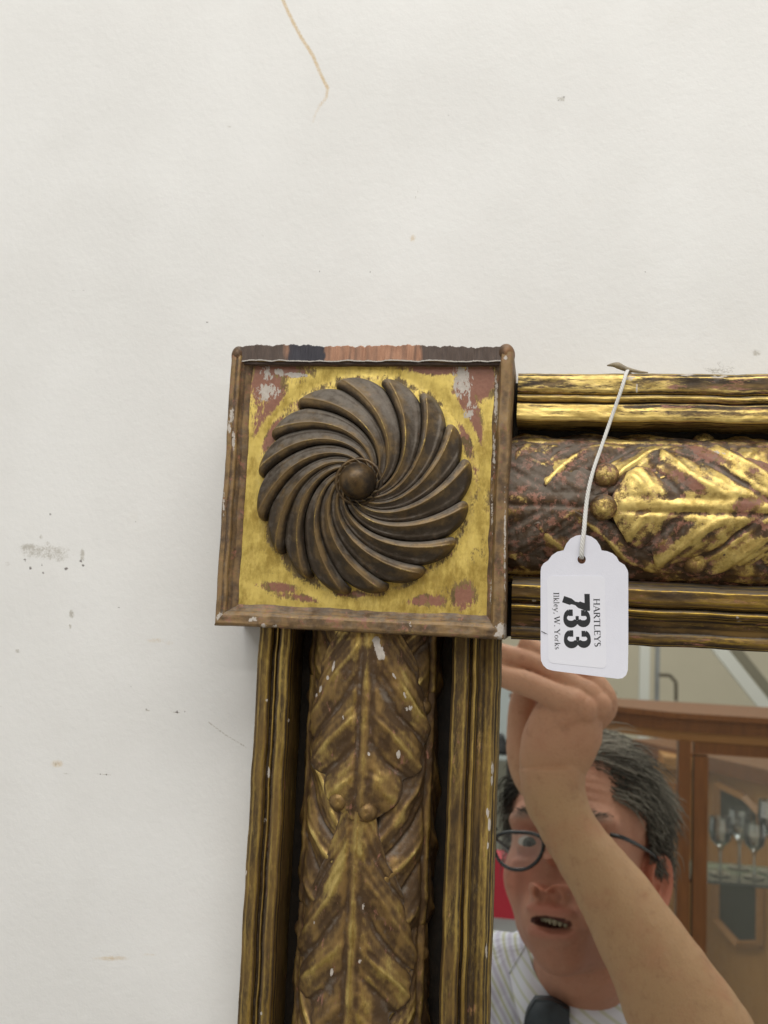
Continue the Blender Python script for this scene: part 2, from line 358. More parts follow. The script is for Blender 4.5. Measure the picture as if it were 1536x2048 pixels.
# ------------------------------------------------------------------ the mirror frame
XL, XR, ZB, ZT = -179.0, -19.6, -15.0, 144.5
MIR = empty('gilt_mirror', (XL*K, 0, ZB*K), 'old carved giltwood mirror frame with a square rosette corner block against the white wall', 'mirror')
def curv(h, r=3):
    k = h.copy()
    for _ in range(r):
        p = np.pad(k, 1, mode='edge'); k = (p[:-2, 1:-1]+p[2:, 1:-1]+p[1:-1, :-2]+p[1:-1, 2:]+p[1:-1, 1:-1])/5
    return h-k
def rail(name, prof, a0, a1, along, mat, parent, seed, step=1.3, chips=(), wob=.25):
    """moulding: profile points (across, height) swept along x or z"""
    P = np.array(prof, float); seg_ = np.hypot(*np.diff(P, axis=0).T); L = np.concatenate([[0], np.cumsum(seg_)])
    s = np.unique(np.concatenate([np.linspace(0, L[-1], int(L[-1]/.9)), L])); B = np.interp(s, L, P[:, 0]); C = np.interp(s, L, P[:, 1])
    kk = np.convolve(np.pad(C, 2, mode='edge'), np.ones(5)/5, 'valid'); w_ = np.clip((C-kk)*2.2, -1, 1)
    C = .6*C+.4*np.convolve(np.pad(C, 1, mode='edge'), [.25, .5, .25], 'valid')
    a = np.arange(a0, a1, step); A, Bg = np.meshgrid(a, B, indexing='ij'); Cg = np.broadcast_to(C, A.shape).copy(); W = np.broadcast_to(w_, A.shape).copy(); W = W-np.where((Bg > 122.3), .22, 0)-np.where((Bg > 113.5) & (Bg < 117) & (A > 40), .30, 0)
    n1 = fbm(A*.09, Bg*.35, seed, 3); Bg = Bg+wob*fbm(A*.05, Bg*.02, seed+20, 3); Cg += .22*n1+.10*vnoise(A*.6, Bg*.6, seed+5)
    edge = np.clip(W, 0, 1); Cg -= edge*1.0*np.clip(vnoise(A*.12, Bg*.2, seed+9)-.35, 0, 1)
    if along == 'x': P3 = np.stack([A*K, -Cg*K, Bg*K], -1)
    else: P3 = np.stack([Bg*K, -Cg*K, A*K], -1)
    px, py = proj(P3[..., 0], P3[..., 1], P3[..., 2]); ges = np.zeros(px.shape)
    for c_ in chips: ges = np.maximum(ges, c_[4]*blob(px, py, *c_[:4]))
    ges = np.maximum(ges, .34*(edge > .35)*(vnoise(A*.35, Bg*.1, seed+33) > .55))
    f = gridf(*A.shape)
    if along == 'x': f = f[:, ::-1]
    fl = (P[-1, 0] > P[0, 0])
    if not fl: f = f[:, ::-1]
    return mesh(name, P3, f, mat, parent, attrs={'wear_shade': W, 'gesso': ges})
# side rail -------------------------------------------------------
side = None
prof_so = [(-161.5, 0), (-161.6, 24), (-160.4, 27.5), (-158, 29), (-154, 30), (-152.4, 29), (-151.6, 26.5), (-150.6, 27), (-150, 30), (-148.8, 31.5), (-147.9, 29.6), (-147.4, 29.8), (-146.8, 33), (-144.5, 35), (-141.5, 35), (-139.9, 33.5), (-139.3, 30), (-139.1, 6)]
chips_side = [(500, 1520, 4, 22, 1.1), (499, 1560, 3, 10, 1), (487, 1745, 8, 9, 1.2), (484, 1765, 6, 14, 1.2), (481, 1790, 5, 10, 1.2), (537, 1545, 4, 12, 1.1), (576, 1441, 4, 5, 1), (533, 1400, 3, 5, 1), (530, 1640, 4, 6, .9), (523, 2027, 4, 5, 1.1)]
side = rail('side_rail', prof_so, -345, -2, 'z', G_side, MIR, 11, chips=chips_side, wob=.35)
ORG[side.name] = ORG[MIR.name]
prof_si = [(-48.6, 6), (-48.5, 30), (-48.0, 33), (-46.5, 34.5), (-41, 34.5), (-38.9, 33), (-38.3, 29.5), (-37.5, 30), (-36.8, 33), (-35.3, 33.6), (-34.4, 31.5), (-33.8, 28.5), (-33, 28.0), (-31, 27.8), (-29, 28.5), (-26.5, 28.8), (-24.8, 27.5), (-24.0, 25.0), (-23.2, 24.6), (-22.5, 23.5), (-22.2, 22), (-22.0, 15.2)]
chips_in = [(985, 1535, 4, 16, 1.2), (984, 1560, 3, 12, 1.1), (976, 1625, 4, 12, 1.1), (979, 1650, 4, 16, 1.2), (975, 1690, 3, 10, 1), (973, 1900, 3, 20, .9)]
rail('inner_moulding', prof_si, -345, -13, 'z', G_side, side, 23, chips=chips_in)
# top rail --------------------------------------------------------
prof_to = [(134.6, 0), (134.6, 27), (133.6, 29.5), (131.5, 30.5), (124.5, 31), (122.6, 30.3), (122.0, 28.4), (121.2, 31.5), (119.6, 33.4), (117.9, 32.2), (117.2, 29.6), (116.4, 31), (115.6, 33.6), (112, 34.4), (108.5, 34.9), (106.4, 34.4), (105.7, 32.6), (105.4, 6)]
top = rail('top_rail', prof_to, -17.4, 190, 'x', G_top, MIR, 31, chips=[(1120, 747, 60, 5, .75), (1262, 757, 14, 9, .9), (1370, 750, 30, 10, .6), (1440, 753, 30, 8, .5), (1274, 775, 3, 18, .8), (1500, 735, 60, 5, .5)], wob=.5)
ORG[top.name] = ORG[MIR.name]
prof_ti = [(19.8, 6), (19.6, 22), (17.8, 25.5), (16.2, 30.5), (15.6, 33), (14.4, 34.6), (9, 34.4), (7, 33.2), (5.9, 31.2), (5.3, 28.2), (4.7, 28.4), (4.3, 31.2), (3.2, 32.2), (1.2, 31.0), (.2, 28.4), (-1.5, 26.6), (-5, 25.2), (-8.2, 24.8), (-9.0, 26.0), (-11.5, 26.2), (-14.2, 25), (-15.1, 23.4), (-15.3, 22), (-15.3, 15.2)]
rail('inner_moulding', prof_ti, -17.0, 190, 'x', G_top if False else gilt('gilding_lower_moulding', gold=-.01, red=.0, stretch=(.2, 1, 1), seed=7.7, updust=.45, mid=(.19, .11, .028), goldc=(.55, .37, .07)), top, 47, chips=[(1475, 1236, 6, 5, .8), (1478, 1243, 9, 4, .7), (1068, 1201, 5, 3, 1)], wob=.3)
# channels behind the carving
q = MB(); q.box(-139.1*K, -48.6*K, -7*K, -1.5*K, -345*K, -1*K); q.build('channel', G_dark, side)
q = MB(); q.box(-19.7*K, -16.8*K, -14*K, -1.5*K, -14.5*K, 132*K); q.build('joint_shade', G_dark, top)  # dark strip standing in for the shade in the joint
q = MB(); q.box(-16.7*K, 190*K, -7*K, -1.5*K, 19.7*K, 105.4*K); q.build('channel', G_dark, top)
q = MB(); q.box(-21.9*K, 190*K, -13*K, -3*K, -345*K, -15.5*K); q.build('backboard', plain('pine_backboard', (.16, .10, .05), .8), MIR)
q = MB(); q.add([(-23*K, GY, -345*K), (190*K, GY, -345*K), (190*K, GY, -14*K), (-23*K, GY, -14*K)], [(0, 1, 2, 3)])
for _o in (q.build('mirror_glass', M_mirror, MIR),):
    _o['label'] = 'silvered mirror glass with small specks'

# carved half-round cores + leaves ---------------------------------
HB, C0, HC = 33.6, 8.0, 33.0
def core_pt(kind, a, th, h):
    """a along the rail, th round the half-round, h above its surface (mm)"""
    nx, ny = np.sin(th)/HB, np.cos(th)/HC; L = np.hypot(nx, ny); nx, ny = nx/L, ny/L
    b = HB*np.sin(th)+h*nx; c = C0+HC*np.cos(th)+h*ny; c = np.maximum(c, 5.0)
    if kind == 'z': return np.stack([(-94.2+b)*K, -c*K, a*K], -1)
    return np.stack([a*K, -c*K, (59.4+b*1.09)*K], -1)
def oriented(o, P3):
    return o
def put_grid(name, P3, mat, parent, attrs, wrap=False):
    f = gridf(*P3.shape[:2], wrap)
    e1 = P3[1, 1]-P3[0, 1]
    i, j = P3.shape[0]//2, P3.shape[1]//2
    n = np.cross(P3[i+1, j]-P3[i, j], P3[i, j+1]-P3[i, j])
    if n[1] > 0: f = f[:, ::-1]
    return mesh(name, P3, f, mat, parent, attrs=attrs)
def core(kind, a0, a1, mat, parent, seed):
    a = np.arange(a0, a1, 1.2); th = np.linspace(-1.62, 1.62, 110); A, T = np.meshgrid(a, th, indexing='ij')
    h = 1.1*fbm(A*.05, T*2.2, seed, 3)+.7*np.sin(T*7+A*.05)*np.cos(A*.045)
    put_grid('half_round', core_pt(kind, A, T, h), mat, parent, {'wear_shade': np.clip(curv(h, 6)*1.5, -1, 1)-.75})  # core darkened through its colour, as shade between the leaves
core('z', -345, 5, G_sideleaf, side, 61); core('x', -17, 190, G_topleaf, top, 62)
DW = np.array([(0, 3), (5, 7.5), (12, 13.5), (20, 18.5), (30, 21.5), (36, 22), (41, 24.5), (46, 27.5), (60, 31), (80, 32.5), (98, 29), (116, 22), (132, 13), (146, 9), (160, 7)])*np.array([.262*3.816*.262*1.0, .262*3.816*.262])
DW = np.array([(0, 2.0), (4, 9.0), (9, 14.5), (15, 18.3), (21, 20.2), (24.5, 20.0), (28, 24.5), (34, 28.5), (43, 30.5), (55, 31.5), (66, 31.0), (78, 27.5), (92, 21.5), (104, 15.0), (118, 10.0), (134, 7.5)])
def leaf(kind, tip, thc, L, mat, parent, seed, lift=1.5, wsc=1.0, amp=1.0, bright=0.0, paint=()):
    """one acanthus leaf lying on the half-round, its tip pointing to smaller a"""
    r = np.random.default_rng(seed); ph = r.uniform(-.25, .25); sk = r.uniform(-.05, .05)
    n, m = 150, 92
    s = np.linspace(0, 1, n)**1.15; t = np.linspace(-1, 1, m); Sg, T = np.meshgrid(s, t, indexing='ij'); d = Sg*L
    Wd = np.interp(d, DW[:, 0], DW[:, 1])*wsc
    per = 38.0; ph = .263+ph*.25
    Wd = Wd*(1+.055*np.clip((L-d)/60, 0, 1)*np.cos(2*math.pi*((d+(1.0+.012*d)*Wd)/per+ph))*np.clip(d/18, 0, 1)+.035*vnoise(d*.16, np.sign(T)*3+7, seed))
    b = T*Wd; d2 = d-0.20*np.abs(T)**2.2*Wd*np.clip((d-8)/30, 0, 1)          # lobes sweep towards the tip
    wob = .10*vnoise(d*.05, np.sign(T)*2+5, seed+1)+.05*vnoise(d*.12, T*2, seed+2)
    fr = (d2+(1.0+.012*d2)*np.abs(b))/per+ph+wob; fq = fr % 1
    fold = np.cos(2*math.pi*fr)-.35*np.exp(-((fq-.5)/.06)**2)+.16*np.cos(6*math.pi*fr+.6)
    h = lift+1.5+2.7*(1-.62*T**2)*np.clip(d/10, .45, 1)
    fa = (1.15 if kind == 'z' else 1.3)*amp*np.clip(np.abs(b)/9, 0, 1)*np.clip(d/16, .25, 1)*np.clip((L-d)/55, .1, 1)
    h = h+fold*fa
    h += (.9 if kind == 'z' else .15)*np.exp(-((b-.6)/1.3)**2)*np.clip(d/12, 0, 1)-1.0*np.exp(-((b+2.4)/1.1)**2)*np.clip(d/15, 0, 1)-.5*np.exp(-((b-3.4)/1.3)**2)*np.clip(d/15, 0, 1)  # midrib
    h += .40*fbm(d*.13, b*.13, seed+7, 4)+.16*np.cos(2*math.pi*fr*5)*np.clip(np.abs(b)/8, 0, 1)
    edge = np.clip((np.abs(T)-.935)/.065, 0, 1); tipe = np.clip(1-d/1.6, 0, 1)
    ed = np.maximum(edge, tipe); hb = h.copy(); h = h-(h+2.0)*ed**3
    a = tip+d2; bend = sk*d
    th = thc+(b*(1+0*bend)+bend*.1)/31.5
    w_ = np.clip(curv(hb, 12)*1.0+fold*.22*np.clip(np.abs(b)/6, 0, 1)*np.clip(d/12, .3, 1), -1.1, 1.1)+.45*fbm(a*.07, b*.12, seed+3, 4)+.18*np.exp(-(b/2.2)**2)*(d < 70)-1.6*ed-.9*np.clip((np.abs(T)-.86)/.10, 0, 1)*(vnoise(a*.1, T, seed+8) > -.2)+bright  # gilding wear plus painted shading: lighter ridges, dark valleys and leaf edges
    P3 = core_pt(kind, a, th, h)
    px, py = proj(P3[..., 0], P3[..., 1], P3[..., 2]); ges = np.zeros(px.shape); gd = np.zeros(px.shape); rd = np.zeros(px.shape)
    for p_ in paint:
        tgt = {'g': ges, 'o': gd, 'r': rd}[p_[0]]; np.maximum(tgt, p_[6]*blob(px, py, *p_[1:6]), out=tgt)  # 'o' is gilding; on the side leaves it also paints in glints
    o = put_grid('leaf', P3, mat, parent, {'wear_shade': w_, 'gesso': ges, 'gold': gd, 'red': rd}); return o
chip = [('g', 758, 1300, 9, 26, -20, 1.3), ('g', 752, 1282, 10, 10, 0, 1.2), ('g', 667, 1330, 4, 14, 15, 1.2), ('g', 655, 1355, 4, 5, 0, 1.2), ('g', 641, 1378, 3, 9, 10, 1.2), ('g', 633, 1391, 3, 5, 0, 1.1), ('g', 788, 1352, 3, 8, -30, 1.1), ('g', 810, 1390, 3, 8, -10, 1.2), ('g', 813, 1418, 3, 5, 0, 1.2), ('g', 821, 1415, 5, 7, -20, 1.2), ('g', 796, 1508, 5, 11, 0, 1.2), ('g', 738, 1508, 6, 4, 30, 1.1), ('g', 686, 1434, 3, 7, 0, .9), ('o', 716, 1350, 22, 60, 0, .10), ('o', 716, 1465, 7, 45, 4, .20), ('o', 780, 1420, 10, 30, -35, .12)]
leaf('z', -116, 0.03, 111, G_sideleaf, side, 101, lift=4.2, paint=chip)
chip2 = [('o', 678, 1735, 9, 55, 14, .30), ('o', 662, 1760, 8, 40, 22, .20), ('o', 724, 1712, 8, 22, -15, .22), ('g', 727, 1814, 3, 9, 0, 1.1), ('g', 720, 1922, 4, 6, 0, 1.1), ('g', 721, 1895, 2, 14, 0, .9), ('g', 663, 1945, 4, 12, 15, .9), ('g', 628, 1846, 3, 6, 0, .8), ('o', 735, 1960, 8, 20, 0, .14), ('o', 672, 1850, 5, 30, 12, .16)]
leaf('z', -238, -0.02, 128, G_sideleaf, side, 102, lift=2.8, paint=chip2)
for k_, (tp, ds) in enumerate(((-48, 1), (-172, 1), (-297, 1))):
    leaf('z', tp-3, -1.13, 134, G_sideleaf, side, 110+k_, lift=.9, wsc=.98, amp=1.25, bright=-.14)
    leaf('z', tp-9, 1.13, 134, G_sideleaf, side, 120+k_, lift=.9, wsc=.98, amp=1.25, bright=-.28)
tpaint = [('o', 1420, 1000, 90, 10, -14, .22), ('o', 1330, 1020, 60, 9, -25, .30), ('o', 1400, 1065, 70, 9, -30, .22), ('o', 1290, 955, 30, 9, 45, .26), ('o', 1440, 955, 60, 9, 38, .24), ('r', 1380, 960, 45, 14, 30, .22), ('r', 1490, 1010, 60, 10, -8, .14), ('r', 1400, 905, 50, 12, 20, .2), ('r', 1510, 930, 40, 20, 20, .18), ('g', 1440, 905, 26, 7, 5, .55)]
tip0 = 33.5
leaf('x', tip0, -0.02, 126, G_topleaf, top, 201, lift=2.6, amp=1.15, bright=.08, paint=tpaint)
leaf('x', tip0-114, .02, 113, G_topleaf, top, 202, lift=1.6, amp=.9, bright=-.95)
leaf('x', tip0+114, .02, 134, G_topleaf, top, 203, lift=2.6)
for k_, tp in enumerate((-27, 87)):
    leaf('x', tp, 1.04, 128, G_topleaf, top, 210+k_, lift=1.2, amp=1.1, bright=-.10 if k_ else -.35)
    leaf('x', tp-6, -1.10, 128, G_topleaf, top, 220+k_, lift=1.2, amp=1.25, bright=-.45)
def berry(kind, px, py, th, rad, mat, parent, seed, h=2.5, cc=45.0):
    p = at(px, py, -cc*K)/K
    if kind == 'z': a = p[2]; th = math.asin(max(-.98, min(.98, (p[0]+94.2)/(HB+5))))
    else: a = p[0]; th = math.asin(max(-.98, min(.98, (p[2]-59.4)/(HB+5)/1.09)))
    cpt = core_pt(kind, np.array(a), np.array(th), np.array(h))
    n, m = 22, 32; u = np.linspace(0, math.pi, n); v = np.linspace(0, 2*math.pi, m, endpoint=False); U, W = np.meshgrid(u, v, indexing='ij')
    rr = rad*1.08*(1+.03*vnoise(U*3, np.cos(W)*3+5, seed))*(1-.10*np.exp(-((U-.0)/.25)**2))
    P3 = np.stack([np.sin(U)*np.cos(W), -np.cos(U)*1.0, np.sin(U)*np.sin(W)], -1)*rr[..., None]*K+cpt
    f = gridf(n, m, True)
    mesh('berry', P3, f[:, ::-1], mat, parent, attrs={'wear_shade': .45*np.cos(U)**2*(U < 1.6)-.25})
for q in ((678, 1601), (736, 1622)): berry('z', *q, 0, 5.3, G_sideleaf, side, 5, h=4.6)
for q, hh, cc in (((600, 1392), 1.0, 22), ((857, 1414), .5, 25), ((580, 1862), 1.0, 22), ((850, 1915), .5, 25)): berry('z', *q, 0, 5.2, G_sideleaf, side, 6, h=hh, cc=cc)
for q in ((1212, 950), (1206, 1015)): berry('x', *q, 0, 6.6, G_topleaf, top, 7, h=4.6)
for q, cc in (((1413, 872), 24), ((1388, 1136), 26)): berry('x', *q, 0, 6.6, G_topleaf, top, 8, h=1.2, cc=cc)

# corner block -----------------------------------------------------
CB = MB(); CB.box((XL+1.2)*K, (XR-1.0)*K, -46*K, -.4*K, (ZB+1)*K, (ZT-3)*K)
blk = CB.build('corner_block', G_rim, MIR); ORG[blk.name] = ORG[MIR.name]
# recessed gold field
n = 300; fx = np.linspace(-168.5, -29.5, n); fz = np.linspace(-3.5, 136.5, n); FX, FZ = np.meshgrid(fx, fz, indexing='ij')
rr = np.hypot(FX+99.5, FZ-66); hh = 48.6+.12*fbm(FX*.04, FZ*.04, 77, 3)+.02*vnoise(FX*.7, FZ*.7, 3)
hh -= .35*np.exp(-((rr-63)/4.5)**2)
P3 = np.stack([FX*K, -hh*K, FZ*K], -1); px, py = proj(P3[..., 0], P3[..., 1], P3[..., 2])
fg = np.full(px.shape, .10); fr = np.zeros(px.shape); fgs = np.zeros(px.shape)
for q in ((535, 830, 26, 85, 12, .62), (525, 770, 30, 60, 0, .5), (560, 740, 60, 14, 0, .42), (935, 830, 24, 90, -12, .62), (950, 760, 40, 40, 0, .62), (958, 900, 10, 70, 0, .45), (880, 740, 90, 12, 2, .45), (780, 738, 60, 8, 2, .3), (555, 1175, 55, 12, 4, .34), (640, 1198, 110, 9, 5, .32), (845, 1200, 50, 13, 2, .40), (925, 1190, 26, 32, 10, .42), (700, 1190, 60, 8, 0, .28), (960, 960, 8, 60, 0, .25), (496, 900, 6, 80, 0, .12)):
    fr = np.maximum(fr, q[5]*blob(px, py, *q[:5]))
for q in ((925, 760, 22, 45, -5, 1.0), (940, 820, 20, 30, 10, .72), (535, 785, 30, 22, -10, .95), (533, 745, 18, 25, 10, .75), (590, 750, 26, 6, 4, 1.3), (560, 745, 14, 8, 30, 1.2), (945, 880, 14, 30, 0, .45)):
    fgs = np.maximum(fgs, q[5]*blob(px, py, *q[:5]))
gap = np.clip(1-np.abs(rr-65.5)/4.5, 0, 1); fr = np.clip(fr*1.25, 0, .52)*(1-.85*gap); fg += .12*gap-.10*np.clip(fbm(FX*.05, FZ*.12, 91, 4), 0, 1)
mesh('gold_field', P3, gridf(n, n), G_field, blk, attrs={'wear_shade': np.clip(curv(hh, 5)*2, -1, 1)-.6*np.exp(-((rr-60)/3.0)**2), 'gold': fg, 'red': fr, 'gesso': fgs})
# raised rim: three moulded sides
def rimpart(prof, along, a0, a1, seed, mit0, mit1, chips=(), name='rim', mat=G_rim):
    P = np.array(prof, float); seg_ = np.hypot(*np.diff(P, axis=0).T); L = np.concatenate([[0], np.cumsum(seg_)])
    s = np.unique(np.concatenate([np.linspace(0, L[-1], int(L[-1]/.6)), L])); B = np.interp(s, L, P[:, 0]); C = np.interp(s, L, P[:, 1])
    w_ = np.clip((C-np.convolve(np.pad(C, 4, mode='edge'), np.ones(9)/9, 'valid'))*1.1, -1, 1)
    a = np.linspace(0, 1, int((a1-a0)/.8)); Ag, Bg = np.meshgrid(a, B, indexing='ij'); Cg = np.broadcast_to(C, Ag.shape).copy()
    lo = a0+mit0(Bg); hi = a1+mit1(Bg); A = lo+(hi-lo)*Ag
    Bg = Bg+.28*fbm(A*.06, Bg*.03, seed, 3); Cg = Cg+.25*fbm(A*.1, Bg*.3, seed+3, 3)
    W = np.broadcast_to(w_, Ag.shape).copy(); Cg -= np.clip(W, 0, 1)*1.0*np.clip(vnoise(A*.15, Bg*.1, seed+9)-.3, 0, 1)
    P3 = np.stack([Bg*K, -Cg*K, A*K], -1) if along == 'z' else np.stack([A*K, -Cg*K, Bg*K], -1)
    px, py = proj(P3[..., 0], P3[..., 1], P3[..., 2]); ges = .25*(vnoise(A*.2, Bg*.15, seed+13) > .5)*np.clip(W+.3, 0, 1)
    for c_ in chips: ges = np.maximum(ges, c_[4]*blob(px, py, *c_[:4]))
    f = gridf(*Ag.shape)
    n_ = np.cross(P3[5, len(B)//2]-P3[4, len(B)//2], P3[4, len(B)//2+1]-P3[4, len(B)//2])
    if n_[1] > 0: f = f[:, ::-1]
    return mesh(name, P3, f, mat, blk, attrs={'wear_shade': W, 'gesso': ges})
rimpart([(XL, 2), (XL, 40), (XL-.1, 50), (XL+.5, 53.6), (XL+1.6, 54.8), (XL+3.4, 54.9), (XL+4.3, 54.0), (XL+4.8, 54.3), (XL+6.2, 54.2), (XL+7.0, 52.5), (XL+8.6, 50.6), (XL+11.4, 49.0), (XL+12.0, 48.3)], 'z', ZB, ZT-7, 301,
        lambda b: np.clip(b-XL, 0, 20)*1.0, lambda b: -0*b, chips=[(464, 830, 6, 20, 1.0), (458, 855, 5, 14, 1.1), (447, 1000, 4, 60, .7), (440, 1235, 9, 14, 1.0), (467, 880, 4, 30, .8), (452, 760, 12, 18, .5)])
rimpart([(XR, 2), (XR, 40), (XR, 52), (XR-.5, 54.2), (XR-1.6, 55), (XR-5.3, 54.9), (XR-6.3, 54.6), (XR-6.9, 53.0), (XR-7.9, 50.4), (XR-9.4, 49.0), (XR-10.4, 48.3)], 'z', ZB, ZT-5, 311,
        lambda b: np.clip(XR-b, 0, 20)*1.0, lambda b: -0*b, chips=[(992, 800, 5, 70, .95), (988, 900, 4, 60, .75), (984, 1020, 3, 90, .7), (1010, 1100, 3, 160, .8), (1003, 1262, 16, 22, 1.0), (1010, 715, 6, 6, .9), (982, 1180, 4, 40, .7)])
rimpart([(ZB, 2), (ZB, 40), (ZB, 52), (ZB+.6, 54.4), (ZB+1.8, 55), (ZB+6.2, 54.9), (ZB+7.6, 54.2), (ZB+8.8, 51.6), (ZB+10.8, 49.4), (ZB+12.6, 48.4)], 'x', XL, XR, 321,
        lambda b: np.clip(b-ZB, 0, 20)*.8, lambda b: -np.clip(b-ZB, 0, 20)*.8, chips=[(505, 1238, 12, 6, 1.0), (528, 1251, 7, 5, 1.0), (550, 1252, 6, 5, .8), (1000, 1272, 16, 10, 1.0), (820, 1248, 5, 8, .7), (570, 1226, 5, 3, .8)])
# broken top edge: bare splintered wood
M_raw, nt, b = newmat('bare_splintered_wood'); g = N(nt); co = g.coords((1, .6, .12)); fb = g.noise(co, 750, 6, .8); pt = g.attr('fresh')
c = g.mix(fb, (.030, .024, .022), (.15, .10, .075)); c2 = g.mix(fb, (.13, .045, .022), (.66, .36, .22)); c3 = g.mix(fb, (.012, .012, .018), (.05, .05, .07))
c = g.mix(pt, c, c2); c = g.mix(g.attr('ink'), c, c3); c = g.mix(g.ramp(g.math('ADD', g.attr('gesso'), g.math('MULTIPLY', g.math('SUBTRACT', g.noise(g.coords(), 500, 5, .7), .5), .9)), .40, .60), c, (.46, .43, .39))
g.link(c, b.inputs['Base Color']); b.inputs['Roughness'].default_value = .7; g.link(g.bump(fb, .8, .0006), b.inputs['Normal'])
nx, nz = 420, 60; bx = np.linspace(XL+4.5, XR-6.0, nx); v = np.linspace(0, 1, nz); BX, VV = np.meshgrid(bx, v, indexing='ij')
topz = 143.9+.9*fbm(BX*.05, 0*BX, 401, 3)+.45*vnoise(BX*.4, 0*BX, 405)+.3*vnoise(BX*1.6, 0*BX, 409)+np.where((BX > -105) & (BX < -76), .3, 0); botz = 134.3+.4*vnoise(BX*.18, 0*BX, 403)
hz = 52.6+.9*(1-VV)+.35*vnoise(BX*.35, VV*1.5, 407)+.16*vnoise(BX*3.2, VV*1.2, 408)-2.5*np.clip(VV-.90, 0, 1)/.10-.5*(np.abs((BX+72) % 31-1) < .8)
ZZ = botz+(topz-botz)*VV; P3 = np.stack([BX*K, -hz*K, ZZ*K], -1); px, py = proj(P3[..., 0], P3[..., 1], P3[..., 2])
jg = px+5*vnoise(BX*.5, VV*3, 444)+3*vnoise(BX*3, VV*2, 445); fresh = np.clip((jg-648)/6, 0, 1)*np.clip((845-jg)/10, 0, 1)*np.clip(.85+.5*vnoise(BX*.6, VV*.5, 446), .3, 1)+.6*blob(px, py, 575, 700, 8, 20)
ink = np.clip((jg-576)/5, 0, 1)*np.clip((652-jg)/5, 0, 1)*.9
gs = np.clip(1-(ZZ-botz)/1.5, 0, 1)*.9
mesh('broken_top_edge', P3, gridf(nx, nz), M_raw, blk, attrs={'fresh': fresh, 'ink': ink, 'gesso': gs})['label'] = 'splintered top edge with bare reddish wood'
q = MB(); q.box((XL+4)*K, (XR-5)*K, -52*K, -1*K, 133*K, 140.6*K); q.build('top_core', M_raw, blk)
for x0, r_, zz in ((XL+3.4, 4.4, 139.6), (XR-4.2, 4.9, 140.8)):
    q = MB(); q.ball((x0*K, -47.5*K, (zz-1.5)*K), (r_*K, 7.6*K, 6.2*K), 28, 20); q.build('corner_stub', gilt('stub_wood', gold=-.2, red=.0, dust=.05, mid=(.26, .13, .05), dark=(.09, .05, .025), seed=8.8), blk, smooth=True)
# lip under the broken edge
rimpart([(137.0, 50.0), (136.2, 52.0), (134.6, 52.4), (133.4, 50.2), (132.4, 49.0)], 'x', XL+8, XR-8, 331, lambda b: 0*b, lambda b: 0*b, name='lip')

# rosette ------------------------------------------------------------
ROX, ROZ, RR = -99.8, 65.8, 60.8
ros = MB(); ros.lathe([(54, 48), (53, 50.2), (30, 54), (8, 55), (0.01, 55)], (ROX*K*0, 0, 0), 64, 'y')
vv = ros.v[0].copy(); ros.v[0] = np.stack([(vv[:, 0])*K+ROX*K, vv[:, 1]*K, vv[:, 2]*K+ROZ*K], -1)
rosette = ros.build('rosette', G_ros, MIR, smooth=True); ORG[rosette.name] = ORG[MIR.name]
tips = [74, 52, 31, 9, -14, -35, -57, -79, -101, -122, -143, -166, -189, -212, -235, -261]   # clockwise
tips = np.array(tips, float); tn = len(tips)
for k_ in range(tn):
    up_ = tips[(k_-1) % tn]+(360 if k_ == 0 else 0); dn_ = tips[(k_+1) % tn]-(360 if k_ == tn-1 else 0)
    a1_ = (tips[k_]+up_)/2; a0_ = (tips[k_]+dn_)/2; r = np.random.default_rng(500+k_)
    n, m = 90, 46; s = np.linspace(0, 1, n); u = np.linspace(0, 1, m); Sg, U = np.meshgrid(s, u, indexing='ij')
    rt = RR*(1-.085*np.abs(2*(U-.55))**2.4)*(1+r.uniform(-.015, .015)); r0 = 10.0; R_ = r0+(rt-r0)*(1-(1-Sg)**1.12)
    B_ = 1.08*(1+r.uniform(-.03, .03)); cuA = np.radians(a0_+(a1_-a0_)*U)-B_*np.log(RR/R_)+.10*np.sin(math.pi*U)*0
    x = R_/RR; dome = 4.6+9.5*np.clip(1-x**2.6, 0, 1)**.8+1.5*np.exp(-((x-.55)/.2)**2)
    cr = .70; body = np.where(U > cr, np.sqrt(np.clip(1-((U-cr)/(1-cr))**2.2, 0, 1)), .30+.70*np.clip(U/cr, 0, 1)**1.7)*np.clip(U/.05, 0, 1)**.5
    body += .10*np.exp(-((U-cr)/.04)**2)+.10*np.exp(-((U-.16)/.08)**2)
    amp = 5.4*np.clip((x-.12)/.55, .05, 1)**.75
    h = 48+dome-amp*.55+amp*body+.18*fbm(R_*.12, U*3+k_, 510+k_, 3)
    end = np.clip((Sg-.90)/.10, 0, 1); hb = h.copy(); h = 47.6+(h-47.6)*np.sqrt(np.clip(1-end**2.2, 0, 1))
    P3 = np.stack([(ROX+R_*np.cos(cuA))*K, -h*K, (ROZ+R_*np.sin(cuA))*K], -1)
    wear_shade = np.clip((body-.70)*1.3, -1, .6)+.5*np.exp(-((U-cr)/.05)**2)+.25*end*(end < .8)-.2
    f = gridf(n, m)
    mesh('flute', P3, f, G_ros, rosette, attrs={'wear_shade': wear_shade})
q = MB(); P_ = [(13.8, 52), (13.9, 60.0), (13.2, 62.2), (12.0, 62.8), (10.8, 62.0), (10.0, 61.6)]+[(9.8*math.cos(a)+.3*math.sin(3*a)*0, 65.0+12.0*math.sin(a)) for a in np.linspace(-.15, 1.5, 12)]+[(.01, 77.0)]
P_ = chain(P_, 4); q.lathe([tuple(p) for p in P_], (0, 0, 0), 56, 'y'); vv = q.v[0]; q.v[0] = np.stack([vv[:, 0]*K+ROX*K, vv[:, 1]*K, vv[:, 2]*K+ROZ*K], -1)
